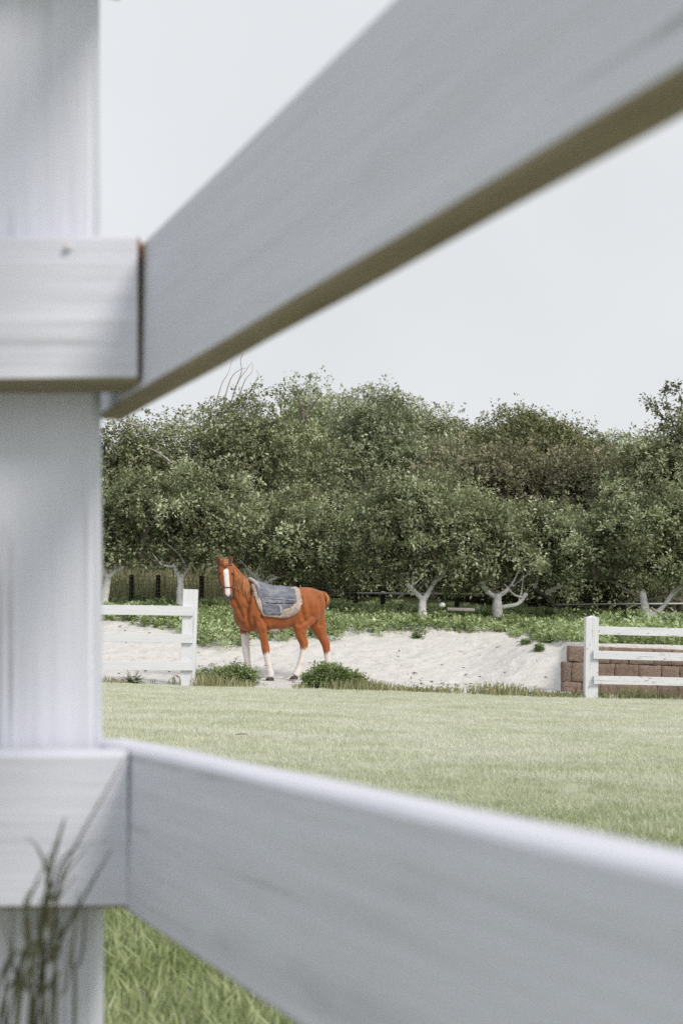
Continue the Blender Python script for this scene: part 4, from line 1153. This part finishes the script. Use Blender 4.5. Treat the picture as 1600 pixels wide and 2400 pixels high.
ellip(headp(306, 335, .05) + HS * .085, (UP, HF, HS), (.05, .05, .04)); ellip(headp(306, 335, .05) - HS * .085, (UP, HF, HS), (.05, .05, .04))
ellip(headp(328, 520, .115) + HS * .04, (UP, HF, HS), (.035, .025, .028)); ellip(headp(328, 520, .115) - HS * .04, (UP, HF, HS), (.035, .025, .028))
# ears
for (bx, by, tx, ty, sg) in ((252, 240, 236, 160, 1), (344, 240, 358, 164, -1)):
    b0, b1 = headp(bx, by, -.01), headp(tx, ty, .0)
    P = [(b0, .035, .03), (b0.lerp(b1, .35), .046, .026), (b0.lerp(b1, .7), .040, .02), (b0.lerp(b1, .92), .013, .012), (b1, .006, .006)]
    hb.rings([ring_pts(p, HS, HF, a, b, 10) for p, a, b in P])
tmp = link('tmp', hb.mesh('tmp'), None)
mdr = tmp.modifiers.new('r', 'REMESH'); mdr.mode = 'VOXEL'; mdr.voxel_size = 0.0125; mdr.use_smooth_shade = True
mds = tmp.modifiers.new('s', 'SMOOTH'); mds.factor = 0.5; mds.iterations = 4
dg = bpy.context.evaluated_depsgraph_get()
hm = bpy.data.meshes.new_from_object(tmp.evaluated_get(dg)); hm.name = 'horse_body'
bpy.data.objects.remove(tmp)
def seg_dist(px_, py_, pl):
    d = np.full(len(px_), 1e9)
    for (ax, ay), (bx, by) in zip(pl[:-1], pl[1:]):
        vx, vy = bx - ax, by - ay; t = np.clip(((px_ - ax) * vx + (py_ - ay) * vy) / (vx * vx + vy * vy), 0, 1)
        d = np.minimum(d, np.hypot(px_ - ax - t * vx, py_ - ay - t * vy))
    return d
nv = len(hm.vertices); co = np.zeros(nv * 3, np.float32); hm.vertices.foreach_get('co', co); co = co.reshape(-1, 3)
# coat colours: chestnut, white stockings, blaze, dark muzzle, with shade painted into the chest
def toarr(v): return np.array(v)
RT = np.array(ROT)
q = (co - np.array(CAM)) @ RT
sx = 800 + F_PX * q[:, 0] / -q[:, 2]; sy = 1200 + SHIFT - F_PX * q[:, 1] / -q[:, 2]
zx = (sx - 450) * 1568 / 400; zy = (sy - 1260) * 1568 / 400
lat = (co - np.array(HORIG)) @ np.array(LEFT)
vn = np.zeros(nv * 3, np.float32); hm.vertices.foreach_get('normal', vn); vn = vn.reshape(-1, 3)
facing = np.clip(-(vn @ np.array(ray(650, 1480).normalized())) * 2, 0, 1)
for pl, dep, sg in (([(548, 480), (520, 600), (505, 720), (540, 820)], .020, 15), ([(640, 720), (665, 640), (650, 560)], .016, 17), ([(690, 830), (668, 780), (640, 730)], .018, 12),
                    ([(1000, 560), (1005, 660), (1035, 760)], .022, 17), ([(1170, 560), (1190, 680), (1175, 800)], .014, 15), ([(560, 740), (575, 800), (560, 860)], .02, 13),
                    ([(385, 560), (430, 650), (470, 740)], .018, 14), ([(1060, 560), (1090, 680), (1075, 800)], .010, 18), ([(980, 800), (1040, 780), (1100, 720)], .012, 14),
                    ([(640, 840), (655, 930), (660, 1000)], .006, 8), ([(1010, 880), (1040, 950)], .008, 9), ([(420, 420), (470, 520), (520, 600)], .010, 18)):
    g_ = np.exp(-(seg_dist(zx, zy, pl) / sg) ** 2) - 0.45 * np.exp(-((seg_dist(zx, zy, pl) - 2.2 * sg) / (1.1 * sg)) ** 2)
    co = co - vn * (g_ * dep * facing)[:, None]
co = co.astype(np.float32); hm.vertices.foreach_set('co', co.ravel()); hm.update()
nz_ = np.array([noise.noise(Vector(c) * 9) for c in co]); nz2 = np.array([noise.noise(Vector((c[0] * 3, c[1] * 3, c[2] * 3))) for c in co])
chest = np.array((0.305, 0.095, 0.030)); dark = np.array((0.11, 0.032, 0.012)); whitec = np.array((0.68, 0.64, 0.62)); light = np.array((0.42, 0.15, 0.055))
col = chest[None] * (1 + 0.22 * nz_[:, None]) 
col = col * (1 - np.clip(nz2, 0, 1)[:, None] * .25) + light[None] * (np.clip(nz2, 0, 1)[:, None] * .25)
col = col * (1 - 0.28 * np.clip((600 - zx) / 160, 0, 1) * np.clip((zy - 560) / 120, 0, 1))[:, None]  # shade painted into the coat colour over lower neck and chest
def blend(mask, c):
    global col
    m = np.clip(mask, 0, 1)[:, None]; col = col * (1 - m) + c[None] * m
legd = {k: np.min(np.linalg.norm(co[:, None, :] - np.array([p[0] for p in P[2:]])[None], axis=2), axis=1) for k, P in legpts.items()}
near = np.stack([legd[k] for k in ('LF', 'RF', 'LH', 'RH')], 1); which = near.argmin(1); ond = near.min(1) < 0.17
for i, y0 in enumerate((1050, 872, 1012, 1048)):
    blend(np.where((which == i) & ond, (zy - y0 + 26 * nz_ + 10 * np.sin(lat * 120 + zx * .2)) / 20, 0), whitec)
# slight stable dirt on the stockings
blend(np.where(ond & (zy > 1150), np.clip(nz_ * 1.2, 0, .45), 0), np.array((.42, .30, .20)))
# white belly patch
blend(np.where((zx > 680) & (zx < 800) & (lat > -.1), (zy - 836 + 8 * nz_) / 10, 0) * (~ond), whitec)
hd = (co - np.array(headp(306, 300))) ; hside = hd @ np.array(HS); hfr = hd @ np.array(HF); hup = hd[:, 2]
ishead = (np.linalg.norm(co - np.array(headp(315, 380, .05)), axis=1) < .40) & (zx < 385) & (zy < 575)
cxx = np.interp(zy, [270, 300, 400, 480, 540], [322, 314, 321, 327, 332]); hwid = np.interp(zy, [278, 300, 340, 420, 470, 520, 545], [3, 27, 26, 24, 26, 24, 12])
blend(np.where(ishead & (hfr > 0.0) & (zy > 280) & (zy < 545), (hwid - np.abs(zx - cxx) + 3 * nz_) / 5, 0), np.array((.72, .70, .70)))
blend(np.where(ishead & (zy > 505), (zy - 512 + np.abs(zx - cxx) * .9 - 14) / 30, 0), np.array((.10, .075, .07)))
ear = ishead & (zy < 245) & (((zx < 275)) | (zx > 325)) 
tipx = np.where(zx < 300, np.interp(zy, [160, 240], [236, 250]), np.interp(zy, [160, 240], [358, 345]))
blend(np.where(ear & (np.abs(zx - tipx) < 17) & (zy > 172) & (hfr > -.06), .9, 0), np.array((.04, .028, .022)))
# darker right-side cheek
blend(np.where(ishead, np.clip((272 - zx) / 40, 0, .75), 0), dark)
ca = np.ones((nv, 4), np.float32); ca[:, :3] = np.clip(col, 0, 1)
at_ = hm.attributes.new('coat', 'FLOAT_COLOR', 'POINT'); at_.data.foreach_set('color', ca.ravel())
def coat_mat():
    m, nt, N, L, out = new_mat('horse_coat')
    a = N.new('ShaderNodeAttribute'); a.attribute_name = 'coat'
    tcn = N.new('ShaderNodeTexCoord')
    n1 = tex_noise(N, L, mapping(N, L, tcn.outputs['Object'], (60, 60, 22)), 1.0, 5, 0.7)
    mrn = N.new('ShaderNodeMapRange'); mrn.inputs['To Min'].default_value = 0.82; mrn.inputs['To Max'].default_value = 1.16; L.new(n1.outputs['Fac'], mrn.inputs['Value'])
    col_ = mixrgb(N, L, 1.0, a.outputs['Color'], mrn.outputs[0], 'MULTIPLY')
    p = principled(N, L, out, col_, 0.60, bump(N, L, n1.outputs['Fac'], 0.3, 0.008), 0.22)
    p.inputs['Sheen Weight'].default_value = 0.15; p.inputs['Sheen Roughness'].default_value = 0.4
    return m
hground = min((H(716, 1318, .17)).z, (H(930, 1306, .15)).z)
horse = empty('horse', (HORIG.x, HORIG.y, hground))
tag(horse, 'saddled chestnut horse with white blaze and stockings standing on the sand', 'horse')
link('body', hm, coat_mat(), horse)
M['hoof'] = rough_mat('hoof_horn', (0.03, 0.022, 0.018), (0.09, 0.065, 0.05), 20, 0.004, 0.5)
for k, (zxh, zyh, S) in {'LF': (714, 1316, .17), 'RF': (512, 1310, -.17), 'LH': (932, 1304, .15), 'RH': (1232, 1290, -.14)}.items():
    c = H(zxh, zyh, S); z0 = float(sand_z(c.x, c.y)) if k in ('RF', 'RH') else c.z
    top = legpts[k][-1][0]
    mb = MB()
    b0 = Vector((c.x, c.y, z0))
    mb.rings([ring_pts(b0 + UP * .001, FWD, LEFT, .068, .064, 14), ring_pts(b0 + UP * .012, FWD, LEFT, .069, .065, 14),
              ring_pts(b0.lerp(top, .55), FWD, LEFT, .060, .060, 14), ring_pts(b0.lerp(top, .95), FWD, LEFT, .050, .050, 14)])
    mb.build('hoof', M['hoof'], horse)
print('HORSE ground', hground, [(k, round(float(sand_z(*legpts[k][-1][0][:2])), 3), tuple(round(v, 2) for v in H(*{'LF': (714, 1318), 'RF': (512, 1310), 'LH': (932, 1306), 'RH': (1232, 1300)}[k], LEGS[k][0]))) for k in legpts])
# eyes
M['eye'] = rough_mat('horse_eye', (0.01, 0.007, 0.006), (0.02, 0.014, 0.012), 10, 0.001, 0.15)
for sg, ex in ((1, 256), (-1, 352)):
    bm = bmesh.new(); bmesh.ops.create_uvsphere(bm, u_segments=12, v_segments=8, radius=.022)
    me = bpy.data.meshes.new('eye'); bm.to_mesh(me); bm.free(); me.polygons.foreach_set('use_smooth', np.ones(len(me.polygons), bool))
    o = link('eye', me, M['eye'], horse); o.location = headp(306, 333, .085) + HS * (.093 * sg)
# mane, forelock and tail hair as strands
def hair_mat():
    m, nt, N, L, out = new_mat('chestnut_hair')
    a = N.new('ShaderNodeAttribute'); a.attribute_name = 'var'
    r = ramp(N, [(0, (0.19, 0.06, 0.02)), (.5, (0.36, 0.135, 0.05)), (1, (0.60, 0.31, 0.15))]); L.new(a.outputs['Fac'], r.inputs[0])
    principled(N, L, out, r.outputs[0], 0.45, None, 0.4); return m
M['hair'] = hair_mat()
from mathutils.bvhtree import BVHTree
bvh = BVHTree.FromPolygons([Vector(c) for c in co], [tuple(p.vertices) for p in hm.polygons])
def strand(mb, pts, w, a):
    """flat tapering ribbon with a raised middle"""
    p, r = smooth_path(pts, [w * (1 - .8 * (i / (len(pts) - 1)) ** 2) for i in range(len(pts))], 3)
    mb.tube(p, r, 4, a)
def snap(p, off):
    hit = bvh.find_nearest(p)
    if hit[0] is None: return p
    n = hit[1]
    if n.dot(LEFT) < 0 and n.z < .2: n = -n
    return hit[0] + n * off
mb = MB()
crest = [(378, 268, .07), (400, 292, .06), (425, 318, .045), (465, 350, .02), (500, 376, .0), (518, 392, 0)]
def cast(zx_, zy_, off):
    d_ = ray(*hz_src(zx_, zy_)).normalized(); h_ = bvh.ray_cast(CAM, d_)
    if h_[0] is None: return None
    n_ = h_[1] if h_[1].dot(d_) < 0 else -h_[1]
    return h_[0] + n_ * off
for i in range(520):
    t = random.random() * (len(crest) - 1.001); k = int(t); f = t - k
    c0, c1 = crest[k], crest[k + 1]
    zx0, zy0, s0 = (c0[j] * (1 - f) + c1[j] * f for j in range(3))
    st = H(zx0, zy0 + random.uniform(-2, 8), s0) + UP * .006
    ln = random.choice((random.uniform(60, 150), random.uniform(140, 300))) * (1.0 - .3 * t / 5)
    dx = random.uniform(-4, 22) + 6 * math.sin(t * 5)
    P = [st]; off = random.uniform(.004, .012)
    for j in range(1, 7):
        q0 = cast(max(384, zx0 + dx * (j / 6) ** 1.3 + random.uniform(-2, 2)), zy0 + 10 + ln * j / 6, off)
        if q0 is None or (q0 - P[-1]).length > .16: break
        P.append(q0)
    if len(P) > 3: strand(mb, P, random.uniform(.0028, .006), min(1, max(0, random.gauss(.55, .24))))
mb.build('mane', M['hair'], horse)
mb = MB()
for i in range(26):
    x0 = random.uniform(280, 318); P = [headp(x0, 196, .05), headp(x0 + random.uniform(-10, 10), 225, .11), headp(x0 + random.uniform(-14, 14), random.uniform(255, 285), .135)]
    strand(mb, P, .008, random.random() * .8)
mb.build('forelock', M['hair'], horse)
mb = MB()
for i in range(46):
    s0 = random.uniform(-.03, .03)
    P = [H(1195 + random.uniform(-6, 8), 512 + random.uniform(-6, 8), s0), H(1228 + random.uniform(-8, 8), 525 + random.uniform(-8, 8), s0), H(1248 + random.uniform(-8, 10), 565 + random.uniform(-8, 8), s0 * 1.3),
         H(1246 + random.uniform(-10, 12), 600 + random.uniform(-10, 10), s0 * 1.3), H(1236 + random.uniform(-12, 8), 618 + random.uniform(-20, 20), s0 * 1.2 - .03)]
    strand(mb, P, .013, min(1, max(0, random.gauss(.6, .25))))
mb.build('tail', M['hair'], horse)

# ------------------------------------------------------------------ saddle pad and bridle
def body_sheet(x_edges, bot_fn, off, nx, ny, thick, rag=0.0, right=True):
    """cloth draped over the trunk between mid-plane positions, hanging to bot_fn(zx) on both sides"""
    V = []; 
    rows = []
    for i in range(nx + 1):
        zx_ = x_edges[0] + (x_edges[1] - x_edges[0]) * i / nx
        c, h, w = trunk_section(zx_)
        yb = bot_fn(zx_)
        row = []
        Ub = H(zx_, yb).z
        amax = math.acos(max(-.98, min(.98, (Ub - c.z) / h)))
        for j in range(-ny, ny + 1):
            a = amax * j / ny
            ca, sa = math.cos(a), math.sin(a)
            p = c + UP * (math.copysign(abs(ca) ** .92, ca) * h) + LEFT * (math.copysign(abs(sa) ** .92, sa) * w)
            nrm_ = (UP * (ca / h) + LEFT * (sa / w)).normalized()
            hit = bvh.find_nearest(p)
            base = hit[0] if hit[0] is not None and hit[3] < .08 else p
            if (base - p).dot(nrm_) < 0: base = p if hit[3] > .05 else p.lerp(base, .6)
            row.append(base + nrm_ * (off + rag * (noise.noise(p * 14) * .6 + .4 * noise.noise(Vector((p.x * 6, p.y * 6, p.z * 34))))))
        rows.append((row, c))
    n = 2 * ny + 1
    def n_at(i, j):
        r0 = rows[max(i - 1, 0)][0][j]; r1 = rows[min(i + 1, nx)][0][j]
        s0 = rows[i][0][max(j - 1, 0)]; s1 = rows[i][0][min(j + 1, n - 1)]
        v = (r1 - r0).cross(s1 - s0).normalized()
        return v if v.dot(rows[i][0][j] - rows[i][1]) > 0 else -v
    Vo = [rows[i][0][j] + n_at(i, j) * thick for i in range(nx + 1) for j in range(n)]
    Vi = [rows[i][0][j] for i in range(nx + 1) for j in range(n)]
    V = Vo + Vi; o = len(Vo); Fq = []
    for i in range(nx):
        for j in range(n - 1):
            a = i * n + j
            Fq.append((a, a + 1, a + n + 1, a + n)); Fq.append((o + a, o + a + n, o + a + n + 1, o + a + 1))
    for i in range(nx):
        for j in (0, n - 1):
            a = i * n + j; Fq.append((a, a + n, o + a + n, o + a))
    for j in range(n - 1):
        for i in (0, nx):
            a = i * n + j; Fq.append((a, o + a, o + a + 1, a + 1))
    me = bpy.data.meshes.new('sheet'); me.from_pydata([tuple(v) for v in V], [], Fq)
    bm = bmesh.new(); bm.from_mesh(me); bmesh.ops.recalc_face_normals(bm, faces=bm.faces); bm.to_mesh(me); bm.free()
    me.polygons.foreach_set('use_smooth', np.ones(len(me.polygons), bool)); me.update()
    return me
fleece = rough_mat('cream_fleece', (0.26, 0.20, 0.17), (0.72, 0.62, 0.56), 20, 0.04, 0.95, strength=1.0)
def cloth_mat():
    m, nt, N, L, out = new_mat('grey_canvas')
    tcn = N.new('ShaderNodeTexCoord')
    n1 = tex_noise(N, L, mapping(N, L, tcn.outputs['Object'], (4, 4, 11)), 1.0, 6, 0.65); n2 = tex_noise(N, L, tcn.outputs['Object'], 30, 4)
    r = ramp(N, [(.3, (0.10, 0.108, 0.135)), (.55, (0.205, 0.218, 0.262)), (.75, (0.36, 0.375, 0.42))]); L.new(n1.outputs['Fac'], r.inputs[0])
    principled(N, L, out, r.outputs[0], 0.85, bump(N, L, n1.outputs['Fac'], 0.9, 0.05), 0.2); return m
M['cloth'] = cloth_mat()
M['cloth_pale'] = rough_mat('pale_grey_canvas', (0.30, 0.32, 0.36), (0.45, 0.47, 0.50), 20, 0.01, 0.85)
pad = empty('saddle_pad', H(735, 455)); tag(pad, 'grey treeless saddle pad with cream fleece lining on the horse\'s back', 'saddle')
fx = [520, 530, 545, 580, 600, 700, 760, 805, 870, 915, 935, 942]; fy = [560, 600, 650, 700, 716, 726, 731, 731, 708, 660, 610, 560]
link('fleece_lining', body_sheet((520, 942), lambda x: float(np.interp(x, fx, fy)), .004, 44, 16, .022, .014), fleece, pad)
gx = [540, 560, 580, 600, 735, 745, 756, 820, 884]; gy = [540, 600, 650, 700, 705, 695, 655, 645, 600]
link('canvas_cover', body_sheet((540, 884), lambda x: float(np.interp(x, gx, gy)), .030, 60, 24, .010, .034), M['cloth'], pad)
def surf(zx_, zy_, off):
    """point on the pad's left face seen at that zoom pixel"""
    d = ray(*hz_src(zx_, zy_)).normalized()
    h = bvh.ray_cast(CAM, d)
    p = h[0] if h[0] is not None else H(zx_, zy_, .25)
    n = h[1] if h[0] is not None else LEFT
    if n.dot(d) > 0: n = -n
    return p + n * off
def strip(name, pts, r, mat, off=.05, flat=True):
    P = [surf(x, y, off) for x, y in pts]
    p, rr = smooth_path(P, [r] * len(P), 4)
    return MB().tube(p, rr, 7).build(name, mat, pad)
# rolls fore and aft
P = [H(505, 400, -.10), H(520, 384, -.03), H(545, 388, .05), H(580, 412, .12), H(608, 455, .17), H(622, 505, .21)]
p, r = smooth_path(P, [.022, .03, .034, .034, .03, .022], 4); MB().tube(p, r, 9).build('pommel_roll', rough_mat('worn_pale_roll', (0.30, 0.27, 0.26), (0.52, 0.49, 0.48), 26, 0.02, .95), pad)
P = [H(795, 478, -.08), H(812, 468, 0), H(838, 478, .08), H(850, 506, .13)]
p, r = smooth_path(P, [.03, .042, .042, .026], 4); MB().tube(p, r, 9).build('cantle_roll', fleece, pad)
strip('seam', [(640, 548), (720, 566), (800, 572), (880, 580), (930, 585)], .005, M['cloth_pale'])
strip('seam', [(650, 600), (740, 606), (830, 606), (930, 606)], .006, M['dark_wood'])
strip('girth_strap', [(796, 628), (802, 655), (802, 692)], .015, M['cloth_pale'])
# bridle
br = empty('bridle', headp(310, 380, 0)); tag(br, 'thin dark bridle with small metal studs on the horse\'s head', 'bridle')
M['leather'] = rough_mat('dark_leather', (0.03, 0.018, 0.012), (0.07, 0.04, 0.025), 30, 0.002, 0.5)
def head_loop(zy_, a0, a1, off, n=14):
    hy = [h[1] for h in HEAD]; I = lambda k: float(np.interp(zy_, hy, [h[k] for h in HEAD]))
    c = headp(I(0), zy_, I(4)); out = []
    for j in range(n):
        a = a0 + (a1 - a0) * j / (n - 1)
        out.append(c + HF * (math.cos(a) * (I(3) + off)) + HS * (math.sin(a) * (I(2) + off)))
    return out
MB().tube(head_loop(252, -1.5, 1.5, .012), .006, 6).build('browband', M['leather'], br)
MB().tube(head_loop(455, -math.pi, math.pi, .010, 24), .006, 6).build('noseband', M['leather'], br)
for sg in (-1, 1):
    P = []
    for zy_ in (225, 260, 300, 350, 400, 455, 500):
        hy = [h[1] for h in HEAD]; I = lambda k: float(np.interp(zy_, hy, [h[k] for h in HEAD]))
        P.append(headp(I(0), zy_, I(4)) + HS * sg * (I(2) + .008) + HF * (.02))
    MB().tube(P, .007, 6).build('cheek_strap', M['leather'], br)
    for k in (1, 2, 5):
        q = P[k] + HF * .012 + HS * sg * .008
        bm = bmesh.new(); bmesh.ops.create_uvsphere(bm, u_segments=8, v_segments=6, radius=.007)
        me = bpy.data.meshes.new('stud'); bm.to_mesh(me); bm.free()
        o = link('stud', me, M['metal'], br); o.location = q
